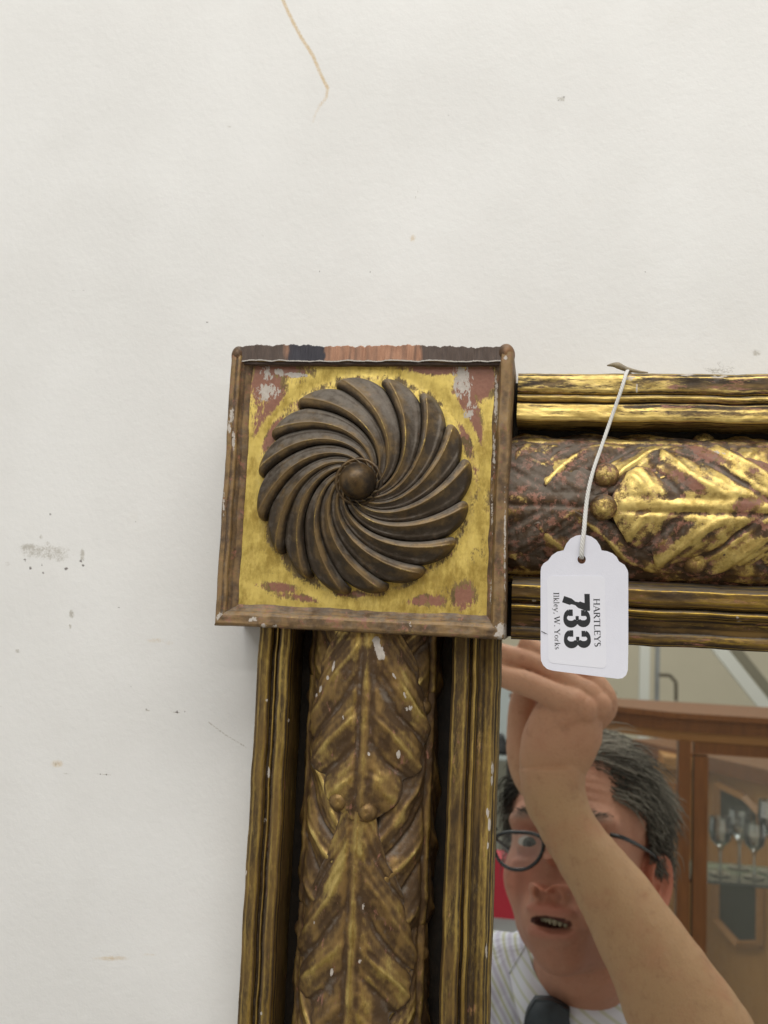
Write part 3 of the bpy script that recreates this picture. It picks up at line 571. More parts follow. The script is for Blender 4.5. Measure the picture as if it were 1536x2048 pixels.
hub = q.build('centre_button', gilt('button_patina', gold=-.16, red=-.1, dust=-.05, seed=6.6, dark=(.035, .025, .017), mid=(.14, .085, .034), updust=.15, ro=.40, mp=.5), rosette, smooth=True)
hp = at(703, 1012, -60*K); q = MB(); q.ball(hp, (1.5*K, 1.2*K, 1.5*K), 12, 8); q.build('nail_hole', plain('hole_dark', (.004, .004, .004), .9), rosette, smooth=True)

# loose splinter and cobweb on the top rail -------------------------
pts = np.array([at(a_, b_, -28*K) for a_, b_ in ((1214, 731), (1232, 730), (1252, 738), (1275, 743), (1296, 745))]); q = MB()
q.tube(chain(pts, 5), np.interp(np.linspace(0, 1, 21), [0, .3, 1], [.3, 1.7, .3])*K*1.1, 8, fy=1.6); q.build('loose_splinter', gilt('splinter', gold=-.1, red=-.1, dust=.25, mid=(.55, .47, .32), dark=(.26, .21, .14), seed=3.9, mp=.1), top, smooth=True)
q = MB()
for k_ in range(26):
    a0 = at(1440+rng.normal(0, 14), 742+rng.normal(0, 3), -27*K); st = [a0]
    d_ = rng.normal(0, 1, 3)
    for j_ in range(6): d_ = d_*.6+rng.normal(0, 1, 3)*.7; st.append(st[-1]+d_*1.1*K*np.array([1, .5, .75]))
    q.tube(chain(st, 3), .06*K, 4)
q.build('cobweb', plain('dusty_cobweb', (.52, .50, .46), .9), top, kind='stuff')

# ------------------------------------------------------------------ price tag
TY = -56.0*K
TAG = empty('price_tag', at(1163, 1110, TY), 'white scalloped card price tag numbered 733, hanging by white string from the top rail', 'price tag')
def tp(zx, zy, off=0.0):
    """tag drawing coordinates -> a gently bowed card hanging just clear of the carving"""
    zx = np.asarray(zx, float); zy = np.asarray(zy, float)
    px = 1040+zx/6.024; py = 1040+zy/6.024; p = at(px, py, TY)
    bow = 1.0*((zx-780)/530)**2*K-.8*((zy-1000)/800)**2*K+(zy-400)*.0009*K
    p[..., 1] += bow-off*K; return p
prof = [(248, 1600), (252, 1690), (278, 1750), (325, 1795), (400, 1817), (1180, 1915), (1238, 1908), (1282, 1870), (1303, 1810), (1308, 1600), (1308, 1000), (1306, 640), (1298, 602), (1262, 540), (1192, 497), (1165, 446), (1115, 402), (1050, 376), (982, 366), (962, 308), (920, 244), (860, 202), (800, 184), (740, 180), (676, 190), (610, 224), (558, 286), (524, 366), (450, 382), (385, 424), (338, 488), (285, 522), (256, 565), (248, 620)]
P = np.array(prof, float)
outl = []
for i in range(len(P)):
    a, b_ = P[i], P[(i+1) % len(P)]; nseg = max(1, int(np.hypot(*(b_-a))/60))
    for k_ in range(nseg): outl.append(a+(b_-a)*k_/nseg)
outl = np.array(outl)
import mathutils.geometry as mg
hole = np.array([(743+50*math.cos(a), 475+52*math.sin(a)) for a in np.linspace(0, 2*math.pi, 20, endpoint=False)])
inner = [(x, y) for x in range(290, 1300, 42) for y in range(560, 1800, 42)]
n0 = len(outl); pts2 = [Vector(p) for p in outl]+[Vector(p) for p in hole]+[Vector(p) for p in inner]
edges = [(i, (i+1) % n0) for i in range(n0)]+[(n0+i, n0+(i+1) % 20) for i in range(20)]
vs, es, fs, _, _, _ = mg.delaunay_2d_cdt(pts2, edges, [], 2, 1e-4)
va = np.array([(p.x, p.y) for p in vs]); keep = []
from mathutils.geometry import intersect_point_tri_2d
def inside(pt, poly):
    x, y = pt; r_ = False; j = len(poly)-1
    for i in range(len(poly)):
        xi, yi = poly[i]; xj, yj = poly[j]
        if (yi > y) != (yj > y) and x < (xj-xi)*(y-yi)/(yj-yi)+xi: r_ = not r_
        j = i
    return r_
for f in fs:
    c_ = va[list(f)].mean(0)
    if inside(c_, outl) and not inside(c_, hole): keep.append(tuple(f))
def slab(va, keep, th, off, name, mat, parent):
    fr_ = tp(va[:, 0], va[:, 1], off); bk = fr_+np.array([0, th*K, 0]); n_ = len(va)
    e = {}
    def orient(f):
        a, b_, c_ = (fr_[i] for i in f[:3]); return f if np.cross(b_-a, c_-a)[1] < 0 else tuple(reversed(f))
    fc = [orient(f) for f in keep]
    for f in fc:
        for i in range(len(f)):
            a, b_ = f[i], f[(i+1) % len(f)]; e[(a, b_)] = e.get((a, b_), 0)+1
    faces = list(fc)+[tuple(i+n_ for i in reversed(f)) for f in fc]
    for (a, b_) in e:
        if (b_, a) not in e: faces.append((b_, a, a+n_, b_+n_))
    return mesh(name, np.concatenate([fr_, bk]), faces, mat, parent, smooth=False)
slab(va, keep, .55, 0, 'card', M_tagcard, TAG)
# sticker: rounded rectangle, slightly turned
def rrect(x0, x1, y0, y1, r_, sh):
    o_ = []
    for cx, cy, a0 in ((x1-r_, y1-r_, 0), (x0+r_, y1-r_, 90), (x0+r_, y0+r_, 180), (x1-r_, y0+r_, 270)):
        for k_ in range(7):
            a = math.radians(a0+k_*15); o_.append((cx+r_*math.cos(a), cy+r_*math.sin(a)))
    o_ = np.array(o_); o_[:, 0] += (o_[:, 1]-1000)*sh; o_[:, 1] += (o_[:, 0]-680)*.10*np.clip((o_[:, 1]-900)/800, 0, 1); return o_
st = rrect(330, 1030, 672, 1755, 60, .018)
st = np.array([a+(b_-a)*k_/max(1, int(np.hypot(*(b_-a))/45)) for a, b_ in zip(st, np.roll(st, -1, 0)) for k_ in range(max(1, int(np.hypot(*(b_-a))/45)))])
gx = [(x, y) for x in range(370, 1010, 42) for y in range(720, 1700, 42)]
vs, es, fs, _, _, _ = mg.delaunay_2d_cdt([Vector(p) for p in st]+[Vector(p) for p in gx], [(i, (i+1) % len(st)) for i in range(len(st))], [], 1, 1e-4)
slab(np.array([(p.x, p.y) for p in vs]), [tuple(f) for f in fs], .14, .14, 'sticker', M_sticker, TAG)
# lettering. s runs down the tag (reading direction), t to the right (glyph up)
def glyphs(strokes_list, s0, t0, size, slant, off=.2):
    """strokes: (pts, widths) in glyph space"""
    q = MB()
    for pts, wds in strokes_list:
        P = np.array(pts, float); wds = np.ones(len(P))*wds
        T_ = np.gradient(P, axis=0); T_ /= np.linalg.norm(T_, axis=1)[:, None]+1e-9; Nn = np.stack([-T_[:, 1], T_[:, 0]], -1)
        Lp = P+Nn*wds[:, None]/2; Rp = P-Nn*wds[:, None]/2
        def w2(p): return tp(t0+p[:, 1]*size+slant*p[:, 0]*size, s0+p[:, 0]*size, off)
        A_, B_ = w2(Lp), w2(Rp); n_ = len(P)
        f = [(i, i+1, n_+i+1, n_+i) for i in range(n_-1)]
        q.add(np.concatenate([A_, B_]), f)
    return q
def arc(cx, cy, rx, ry, a0, a1, n=10):
    a = np.radians(np.linspace(a0, a1, n)); return [(cx+rx*math.cos(t), cy+ry*math.sin(t)) for t in a]
TH, TN = .13, .055
def L(x0, y0, x1, y1, w_): return ([(x0, y0), (x1, y1)], w_)
def srf(x, y, wd=.26): return L(x-wd/2, y, x+wd/2, y, .045)
FONT = {
 'H': (.86, [L(.15, 0, .15, 1, TH), L(.68, 0, .68, 1, TH), L(.15, .52, .68, .52, TN), srf(.15, .02), srf(.15, .98), srf(.68, .02), srf(.68, .98)]),
 'A': (.84, [L(.10, 0, .42, 1, TN), L(.42, 1, .74, 0, TH), L(.22, .34, .62, .34, TN), srf(.10, .02), srf(.74, .02)]),
 'R': (.80, [L(.15, 0, .15, 1, TH), (arc(.34, .75, .22, .225, 90, -90), [TN]*2+[TH]*6+[TN]*2), L(.15, .975, .36, .975, TN), L(.15, .525, .36, .525, TN), L(.36, .52, .74, 0, TH), srf(.15, .02), srf(.76, .02, .16)]),
 'T': (.74, [L(.37, 0, .37, 1, TH), L(.04, .97, .70, .97, TN), L(.05, .98, .05, .80, TN), L(.69, .98, .69, .80, TN), srf(.37, .02)]),
 'L': (.70, [L(.15, 0, .15, 1, TH), L(.10, .03, .62, .03, TN), L(.62, .02, .62, .22, TN), srf(.15, .98)]),
 'E': (.72, [L(.15, 0, .15, 1, TH), L(.10, .03, .62, .03, TN), L(.15, .52, .48, .52, TN), L(.10, .97, .60, .97, TN), L(.62, .02, .62, .2, TN), L(.59, .98, .59, .82, TN), L(.48, .62, .48, .42, TN)]),
 'Y': (.80, [L(.40, 0, .40, .48, TH), L(.08, 1, .40, .46, TH), L(.72, 1, .40, .46, TN), srf(.08, .98), srf(.72, .98, .2), srf(.40, .02)]),
 'S': (.60, [(arc(.30, .75, .19, .215, 20, 200, 8)+arc(.30, .27, .20, .235, 100, -150, 10), [TN]*4+[TH]*10+[TN]*4)]),
 'I': (.36, [L(.16, 0, .16, 1, TH), srf(.16, .02), srf(.16, .98)]),
 'l': (.32, [L(.15, 0, .15, 1, .10), srf(.15, .02, .24), L(.04, .95, .15, 1, TN)]),
 'k': (.58, [L(.15, 0, .15, 1, .10), L(.15, .28, .42, .62, TN), L(.24, .38, .50, 0, .10), srf(.15, .02, .24), srf(.50, .02, .18), srf(.43, .63, .18)]),
 'e': (.52, [L(.08, .36, .42, .36, TN), (arc(.26, .32, .18, .30, 5, 310, 12), [.05, .05, .06, .08, .1, .1, .1, .1, .08, .06, .05, .04])]),
 'y': (.56, [L(.06, .62, .28, 0, .10), ([(.50, .62), (.28, .0), (.18, -.24), (.06, -.26)], TN), srf(.07, .63, .2), srf(.50, .63, .16)]),
 ',': (.34, [([(.14, .08), (.17, .0), (.08, -.16)], [.13, .12, .03])]), '.': (.34, [L(.10, .05, .21, .05, .12)]), ' ': (.26, []),
 'W': (1.12, [L(.06, 1, .32, 0, TH), L(.32, 0, .54, .95, TN), L(.50, 1, .76, 0, TH), L(.76, 0, 1.0, 1, TN), srf(.06, .98), srf(.52, .98, .2), srf(1.0, .98, .18)]),
 'o': (.56, [(arc(.27, .31, .20, .29, 0, 360, 16), [.1, .08, .05, .05, .05, .08, .1, .11, .1, .08, .05, .05, .05, .08, .1, .11])]),
 'r': (.44, [L(.14, 0, .14, .62, .10), ([(.14, .44), (.24, .58), (.36, .60)], [.05, .06, .10]), srf(.14, .02, .24)]),
 's': (.46, [(arc(.22, .46, .13, .15, 20, 200, 7)+arc(.22, .16, .14, .15, 100, -150, 8), [.05]*3+[.09]*8+[.05]*4)]),
}
def text(word, s0, s1, t_base, cap, slant, name):
    tot = sum(FONT[c_][0] for c_ in word); sx = (s1-s0)/(tot*cap); strokes = []; x = 0
    for ch in word:
        adv, ss = FONT[ch]
        for pts, wd in ss: strokes.append(([((x+p[0])*sx, p[1]) for p in pts], np.array(wd)*1.42))
        x += adv
    q = glyphs(strokes, s0, t_base, cap, slant, .20); return q.build(name, M_ink, TAG)
text('HARTLEYS', 946, 1530, 886, 74, .022, 'printed_name')
text('Ilkley, W. Yorks', 872, 1566, 404, 66, .026, 'printed_address')
# heavy numerals, drawn as thick strokes in a 1 x 1 cell
q = MB()
seven = [([(.02, .90), (.80, .90)], .20), ([(.67, .99), (.67, .88), (.27, .0)], [.26, .26, .25])]
def three():
    a1 = arc(.36, .735, .27, .20, 165, -70, 18); a2 = arc(.36, .275, .29, .215, 70, -165, 18)
    w1 = [.13+.13*max(0, math.cos(math.radians(t_)))**1.2+.10*max(0, -math.cos(math.radians(t_)))**2 for t_ in np.linspace(165, -70, 18)]
    w2_ = [.13+.13*max(0, math.cos(math.radians(t_)))**1.2+.10*max(0, -math.cos(math.radians(t_)))**2 for t_ in np.linspace(70, -165, 18)]
    return [(a1, w1), (a2, w2_), ([(.26, .51), (.46, .51)], .12), ([(.115, .66), (.115, .80)], .22), ([(.10, .20), (.10, .35)], .24)]
for glyph, s0 in ((seven, 885), (three(), 1092), (three(), 1342)):
    g2 = glyphs([([(p[0]*.78, p[1]) for p in pts], wd) for pts, wd in glyph], s0, 518+(s0-885)*.024, 322, .024, .20)
    for v_, in zip(g2.v): pass
    off_ = q.n
    q.v += g2.v; q.f += [tuple(i+off_ for i in f_) for f_ in g2.f]; q.n += g2.n
q.build('printed_number', M_ink, TAG)
q = MB(); A_ = tp(np.array([256, 300, 336]), np.array([1336, 1358, 1378]), .35); B_ = tp(np.array([254, 296, 334]), np.array([1342, 1366, 1374]), .35)
q.add(np.concatenate([A_, B_]), [(0, 1, 4, 3), (1, 2, 5, 4)]); q.build('pen_mark', M_ink, TAG)
# string: two plies, doubled, twisted
path = [(1262, 752, -16), (1257, 741, -27), (1252, 748, -33), (1243, 778, -37.5), (1222, 838, -39), (1203, 893, -43), (1188, 936, -47.5), (1178, 975, -50.5), (1172, 1015, -53), (1168, 1060, -57), (1164.5, 1090, -58.2), (1163, 1112, -57.6), (1163.5, 1117, -54.5)]
sp = chain([at(a_, b_, c_*K) for a_, b_, c_ in path], 22)
q = MB(); tt = np.linspace(0, 1, len(sp)); Ln = np.concatenate([[0], np.cumsum(np.linalg.norm(np.diff(sp, axis=0), axis=1))])
tw = Ln/(7.5*K)*2*math.pi
big = np.interp(tt, [0, .5, .85, 1], [.8, .85, 1.15, 1.0])
for k_ in range(4):
    ph = k_*math.pi/2; offs = np.stack([np.cos(tw+ph), .8*np.sin(tw+ph), 0*tw], -1)*(.66*K*big)[:, None]
    q.tube(sp+offs, .52*K*np.ones(len(sp)), 8)
q.build('string', M_string, TAG, smooth=True)
# ------------------------------------------------------------------ the photographer (stands behind the camera, seen in the mirror)
def skin_mat():
    m, nt, b = newmat('skin'); g = N(nt); iso = g.coords()
    n = g.noise(iso, 35, 5, .6); t = g.new('ShaderNodeAttribute', attribute_name='tint').outputs['Color']
    n2 = g.noise(iso, 300, 3, .6)
    c = g.mix(g.math('MULTIPLY', g.ramp(n, .45, .75), .35), t, (.40, .15, .085))
    c = g.mix(g.math('MULTIPLY', g.ramp(n2, .55, .75), .16), c, (.50, .30, .20)); c = g.mix(g.math('MULTIPLY', g.ramp(g.noise(iso, 90, 5, .7), .5, .75), .34), c, (.20, .085, .045)); c = g.mix(g.math('MULTIPLY', g.ramp(g.noise(iso, 420, 4, .7), .52, .72), .22), c, (.24, .12, .07))
    g.link(c, b.inputs['Base Color']); b.inputs['Roughness'].default_value = .58; b.inputs['Specular IOR Level'].default_value = .35
    b.inputs['Subsurface Weight'].default_value = .08; b.inputs['Subsurface Scale'].default_value = .01; b.inputs['Subsurface Radius'].default_value = (1, .4, .2)
    g.link(g.bump(g.math('ADD', g.noise(iso, 700, 3, .6), g.noise(iso, 120, 3, .6)), .45, .0016), b.inputs['Normal'])
    return m
M_skin = skin_mat()
PERS = empty('person', V(1150, 2100, 1.1)+np.array([0, 0, -.3]), 'man in a striped short-sleeved shirt and glasses, arm raised, looking up, in the mirror', 'person', mir=True)
# head frame in mirrored space: x image-right, y up, z towards the glass
hy, hp_, hr = math.radians(20), math.radians(21), math.radians(-6)
zx = np.array([-math.sin(hy)*math.cos(hp_), -math.cos(hy)*math.cos(hp_), math.sin(hp_)])
x0_ = np.array([math.cos(hy), -math.sin(hy), 0.0]); y0_ = np.cross(zx, x0_)
if y0_[2] < 0: y0_ = -y0_
hx = math.cos(hr)*x0_-math.sin(hr)*y0_; hyv = math.cos(hr)*y0_+math.sin(hr)*x0_
HR = np.stack([hx*.90, hyv*.905, zx*.93], 1); HI = np.linalg.inv(HR).T
EYE = V(1112, 1686, .905); HC_ = EYE-HR@np.array([0, 0, .086])
def hw(p): return np.asarray(p, float)@HR.T+HC_   # head-local -> mirrored space
def ell(P, c, r): q_ = (P-np.array(c))/np.array(r); k_ = np.linalg.norm(q_, axis=-1); return (k_-1)*k_*min(r)/(np.linalg.norm(q_/np.array(r), axis=-1)*min(r)+1e-9)
def smin(a, b_, k_): h = np.clip(.5+.5*(b_-a)/k_, 0, 1); return b_*(1-h)+a*h-k_*h*(1-h)
def smax(a, b_, k_): return -smin(-a, -b_, k_)
def head_sdf(P):
    d = ell(P, (0, .048, -.012), (.077, .082, .098))
    d = smin(d, ell(P, (0, -.012, .024), (.066, .088, .064)), .02)
    d = smin(d, ell(P, (0, -.068, .020), (.056, .045, .060)), .02)
    d = smin(d, ell(P, (0, -.100, .060), (.024, .019, .020)), .02)
    for s_ in (-1, 1):
        d = smin(d, ell(P, (s_*.041, -.030, .054), (.021, .024, .021)), .022)
        d = smin(d, ell(P, (s_*.027, .024, .068), (.030, .013, .018)), .016)
        d = smax(d, -ell(P, (s_*.032, .000, .104), (.018, .0125, .014)), .010)
        d = smin(d, ell(P, (s_*.031, -.001, .0745), (.0145, .0145, .0145)), .004)
        d = smin(d, ell(P, (s_*.033, -.020, .080), (.014, .005, .008)), .008)
        d = smax(d, -ell(P, (s_*.031, -.0005, .092), (.0130, .0042, .012)), .0015)
    t_ = np.clip((P[..., 1]-.008)/(-.046), 0, 1)
    ax = np.stack([0*t_, .008-.046*t_, .087+.024*t_], -1); d = smin(d, np.linalg.norm(P-ax, axis=-1)-(.0075+.004*t_), .010)
    d = smin(d, ell(P, (0, -.041, .111), (.0125, .011, .012)), .006)
    for s_ in (-1, 1): d = smin(d, ell(P, (s_*.0135, -.045, .100), (.0075, .0085, .011)), .005)
    d = smin(d, ell(P, (0, -.070, .072), (.036, .032, .026)), .015)
    d = smin(d, ell(P, (0, -.0635, .094), (.025, .0055, .008)), .006)
    d = smin(d, ell(P, (0, -.0850, .090), (.023, .0062, .009)), .006)
    for s_ in (-1, 1):
        d = smax(d, -ell(P, (s_*.0078, -.0535, .105), (.0052, .0085, .0070)), .0015)
        # folds from nose to mouth corner
        d = smax(d, -ell(P, (s_*(.0335), -.066, .094), (.0035, .017, .006)), .006)
    d = smax(d, -ell(P+np.array([0, .13, 0])*P[..., :1], (.004, -.0745, .102), (.0225, .0026, .022)), .002)
    return d
nu, nv = 440, 340; uu = np.linspace(0, 2*math.pi, nu, endpoint=False); vv_ = np.linspace(.001, math.pi-.001, nv); VV2, UU = np.meshgrid(vv_, uu, indexing='ij')
Dn = np.stack([np.sin(VV2)*np.sin(UU), np.cos(VV2), np.sin(VV2)*np.cos(UU)], -1); c0_ = np.array([0, -.03, .0])
lo = np.full(VV2.shape, .02); 
for k_ in range(75):
    hi = lo+.003; dd = head_sdf(c0_+Dn*hi[..., None]); lo = np.where(dd < 0, hi, lo) if k_ < 1 else np.where((dd < 0) & (lo >= .02+.003*k_-1e-6), hi, lo)
a_, b_ = lo, lo+.003
for k_ in range(8):
    m_ = (a_+b_)/2; ins = head_sdf(c0_+Dn*m_[..., None]) < 0; a_ = np.where(ins, m_, a_); b_ = np.where(ins, b_, m_)
HV = c0_+Dn*a_[..., None]
body = MB()
body.add(hw(HV.reshape(-1, 3)), [tuple(q_) for q_ in gridf(nv, nu, True).tolist()])
# close poles
top_i = len(body.v[0]); body.add(hw([HV[0].mean(0), HV[-1].mean(0)]), [])
body.f += [(top_i, k_, (k_+1) % nu) for k_ in range(nu)]+[(top_i+1, (nv-1)*nu+(k_+1) % nu, (nv-1)*nu+k_) for k_ in range(nu)]
# ears
for s_ in (-1, 1):
    n_, m_ = 30, 40; t_ = np.linspace(0, 2*math.pi, m_, endpoint=False); r_ = np.linspace(0, 1, n_); Rg, Tg = np.meshgrid(r_, t_, indexing='ij')
    ez = Rg*.0175*np.cos(Tg)*(1+.15*np.sin(Tg)); ey = Rg*.031*np.sin(Tg)-.004*Rg*np.cos(Tg)
    hh_ = .0075-.006*np.clip(1-((Rg-.30)/.36)**2, 0, 1)*(np.sin(Tg-.2) > -.9)+.0028*np.exp(-((Rg-.86)/.09)**2)-.0045*np.clip((Rg-.92)/.08, 0, 1)**2
    fr_ = np.stack([hh_, ey, ez], -1).reshape(-1, 3); bk_ = np.stack([-.004+0*hh_-.004*(1-Rg), ey, ez], -1).reshape(-1, 3)
    th_ = math.radians(28)
    def place(E_):
        x_ = s_*E_[:, 0]; z_ = E_[:, 2]; X_ = x_*math.cos(th_)+s_*(-z_)*math.sin(th_); Z_ = z_*math.cos(th_)+s_*x_*math.sin(th_)
        return hw(np.stack([s_*.0775+X_, -.018+E_[:, 1], (-.012 if s_ > 0 else -.030)+Z_], -1))
    g1 = gridf(n_, m_, True); fcs = [tuple(q_) for q_ in g1.tolist()]; o_ = n_*m_
    body.add(np.concatenate([place(fr_), place(bk_)]), fcs+[tuple(reversed([i_+o_ for i_ in q_])) for q_ in fcs]+[((n_-1)*m_+k_, (n_-1)*m_+(k_+1) % m_, o_+(n_-1)*m_+(k_+1) % m_, o_+(n_-1)*m_+k_) for k_ in range(m_)])
# neck and upper chest
neck = [hw((0, -.05, -.020)), hw((0, -.085, -.028)), V(1160, 1960, 1.005), V(1165, 2015, 1.025), V(1168, 2090, 1.05), V(1170, 2200, 1.08)]
body.tube(chain(neck, 5), chain([[.050], [.048], [.047], [.049], [.060], [.085]], 5).ravel(), 36)
# raised forearm, hand and fingers (px, py, distance, radius)
def limb(rows, n=24, fy=1.0, sub=6):
    c_ = chain([list(V(*r_[:3]))+[r_[3]] for r_ in rows], sub); body.tube(c_[:, :3], c_[:, 3], n, fy=fy)
limb([(1310, 2200, 1.02, .050), (1410, 2320, .93, .052), (1500, 2400, .85, .052), (1500, 2280, .79, .050), (1430, 2145, .79, .0455), (1368, 2035, .80, .0425), (1287, 1890, .815, .0350), (1210, 1765, .833, .0288), (1160, 1695, .845, .0252), (1128, 1642, .852, .0252), (1108, 1590, .858, .0272), (1104, 1540, .862, .0290)], 40, .92)
limb([(1105, 1640, .858, .0120), (1104, 1595, .860, .0215), (1104, 1555, .861, .0275), (1108, 1520, .860, .0305), (1122, 1480, .858, .0325), (1138, 1445, .857, .0320), (1152, 1420, .857, .0270), (1160, 1405, .858, .018)], 32, .62)
limb([(1128, 1440, .850, .0145), (1150, 1412, .846, .0135), (1112, 1393, .845, .0118), (1062, 1370, .85, .0112), (1010, 1354, .858, .0102), (965, 1330, .868, .0095)], 20)
limb([(1150, 1450, .858, .0135), (1185, 1405, .858, .0130), (1140, 1366, .859, .0104), (1080, 1332, .866, .0096), (1015, 1312, .87, .0098), (960, 1290, .88, .009)], 20)
limb([(1170, 1450, .870, .0125), (1208, 1402, .870, .0118), (1168, 1350, .876, .0096), (1110, 1318, .875, .010), (1040, 1285, .88, .0095)], 18)
limb([(1170, 1460, .882, .0115), (1212, 1412, .884, .0105), (1190, 1362, .892, .0088), (1138, 1330, .89, .009), (1080, 1300, .9, .0085)], 18)
limb([(1092, 1580, .880, .021), (1062, 1540, .893, .0195), (1048, 1480, .898, .0165), (1044, 1425, .895, .0130), (1050, 1380, .889, .0112), (1035, 1335, .885, .0098)], 20)
for px_, py_, d_, r_ in ((1170, 1420, .846, .012), (1196, 1412, .856, .0125)): body.ball(V(px_, py_, d_), r_, 20, 14)
tmp = body.build('tmp_body', None)
rm = tmp.modifiers.new('r', 'REMESH'); rm.mode = 'VOXEL'; rm.voxel_size = .00135
sm = tmp.modifiers.new('s', 'SMOOTH'); sm.factor = .5; sm.iterations = 3
dg = bpy.context.evaluated_depsgraph_get(); em = tmp.evaluated_get(dg).to_mesh()
bv = np.empty(len(em.vertices)*3, np.float32); em.vertices.foreach_get('co', bv); bv = bv.reshape(-1, 3).astype(float)
lt = np.empty(len(em.polygons), np.int32); em.polygons.foreach_get('loop_total', lt); lv_ = np.empty(len(em.loops), np.int32); em.loops.foreach_get('vertex_index', lv_)
if (lt == 4).all(): bf = lv_.reshape(-1, 4)
else:
    bf = []; i_ = 0
    for n_ in lt: bf.append(tuple(lv_[i_:i_+n_])); i_ += n_
tmp.evaluated_get(dg).to_mesh_clear(); bpy.data.objects.remove(tmp)
# skin colour: arm tanned olive, face ruddy, lips, brows; shade inside nostrils and mouth put into the colour
lp = (bv-HC_)@HI; PXb, PYb = proj(bv[:, 0], bv[:, 1], bv[:, 2])
col_ = np.tile([.46, .275, .150], (len(bv), 1)); isarm = (bv[:, 1]-CAM_Y < .900) & ~((np.abs(lp[:, 0]) < .08) & (lp[:, 2] > .03) & (np.abs(lp[:, 1]) < .13) & (ell(lp, (0, -.01, .02), (.085, .13, .105)) < .004))
def paintc(mask, c_): 
    global col_
    m2 = np.clip(mask, 0, 1)[:, None]; col_ = col_*(1-m2)+np.array(c_)*m2
paintc((~isarm)*1.0, (.46, .225, .150))
handm = isarm*np.clip((1600-PYb)/120, 0, 1)*.5; paintc(handm*1.4, (.55, .275, .18))
def lb(c_, r_): return np.clip(1.5-np.linalg.norm((lp-np.array(c_))/np.array(r_), axis=1), 0, 1)*(~isarm)
for s_ in (-1, 1):
    paintc(.6*lb((s_*.044, -.032, .078), (.026, .024, .04)), (.52, .17, .11)); paintc(.55*lb((s_*.0815, -.016, -.01), (.03, .035, .03)), (.50, .13, .08))
    paintc(.5*lb((s_*.032, .012, .085), (.02, .006, .02)), (.36, .11, .07)); paintc(.75*lb((s_*.033, .027, .09), (.023, .0045, .02)), (.20, .15, .12))
    paintc(.6*lb((s_*.031, -.012, .088), (.016, .005, .02)), (.40, .15, .11))
paintc(.5*lb((0, -.04, .11), (.018, .02, .02)), (.54, .17, .11)); paintc(.6*lb((0, -.064, .1), (.026, .0055, .014)), (.42, .12, .09)); paintc(.6*lb((0, -.084, .096), (.023, .006, .014)), (.44, .12, .09))
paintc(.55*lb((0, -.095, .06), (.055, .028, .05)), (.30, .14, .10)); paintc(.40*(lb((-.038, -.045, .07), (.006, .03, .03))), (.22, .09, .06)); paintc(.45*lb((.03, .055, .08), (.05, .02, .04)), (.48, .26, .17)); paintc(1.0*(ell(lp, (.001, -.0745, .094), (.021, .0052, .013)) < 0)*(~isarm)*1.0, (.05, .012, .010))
bv = bv+(np.array([.9, -.3, .3])*.0011)[None]*(isarm*fbm(bv[:, 0]*55, bv[:, 2]*38, 88, 3))[:, None]
for s_ in (-1, 1): paintc(1.0*lb((s_*.0080, -.0535, .1045), (.0040, .0048, .0050)), (.02, .006, .005))
# forehead wrinkles
fm_ = np.clip(1-((lp[:, 1]-.052)/.026)**2, 0, 1)*np.clip(1-(lp[:, 0]/.06)**2, 0, 1)*(lp[:, 2] > .03)*(~isarm)
bv = bv+(HR@np.array([0, 0, 1]))[None]*(fm_*.0005*np.sin((lp[:, 1]+.25*np.abs(lp[:, 0])**1.5)*2*math.pi/.0095))[:, None]
bodyo = mesh('body', bv, bf, M_skin, PERS, mir=True, col=col_)
# eyes, teeth
M_eye = plain('eyeball', (.46, .42, .38), .2); M_iris = plain('iris', (.055, .06, .05), .15); M_pup = plain('pupil', (.01, .01, .01), .1)
for s_ in (-1, 1):
    q = MB(); q.ball(hw((s_*.031, 0, .0750)), .0122, 28, 20); e_ = q.build('eyeball', M_eye, PERS, mir=True, smooth=True)
    gz = np.array([.02 if s_ < 0 else -.02, -.20, 1.0]); gz[0] += .26; gz /= np.linalg.norm(gz)
    for rr_, nm, mt, of in ((.0064, 'iris', M_iris, .0001), (.0027, 'pupil', M_pup, .0004)):
        q = MB(); a1 = np.cross(gz, [0, 1, 0]); a1 /= np.linalg.norm(a1); a2 = np.cross(a1, gz); c_ = np.array([s_*.031, 0, .075]); R2 = (.0122+of)*1.105
        vs_ = [c_+gz*R2]+[c_+(gz*math.cos(rr_*u_/.0122)+(a1*math.cos(t_)+a2*math.sin(t_))*math.sin(rr_*u_/.0122))*R2 for u_ in (.25, .5, .75, 1) for t_ in np.linspace(0, 2*math.pi, 20, endpoint=False)]
        q.add(hw(vs_), [(0, 1+k_, 1+(k_+1) % 20) for k_ in range(20)]+[(1+m_*20+k_, 21+m_*20+k_, 21+m_*20+(k_+1) % 20, 1+m_*20+(k_+1) % 20) for m_ in range(3) for k_ in range(20)]); q.build(nm, mt, e_, mir=True)
        ORG[e_.name] = ORG[PERS.name]
M_teeth = plain('teeth', (.20, .17, .11), .4)
q = MB()
for k_ in range(-4, 4):
    x_ = k_*.0046+.002; q.ball(hw((x_+.003, -.0735-.13*x_+.0004*abs(k_), .0945-.018*(x_/.022)**2)), (.0027, .0042, .002), 10, 8, R=HR)
q.build('teeth', M_teeth, PERS, mir=True, smooth=True)
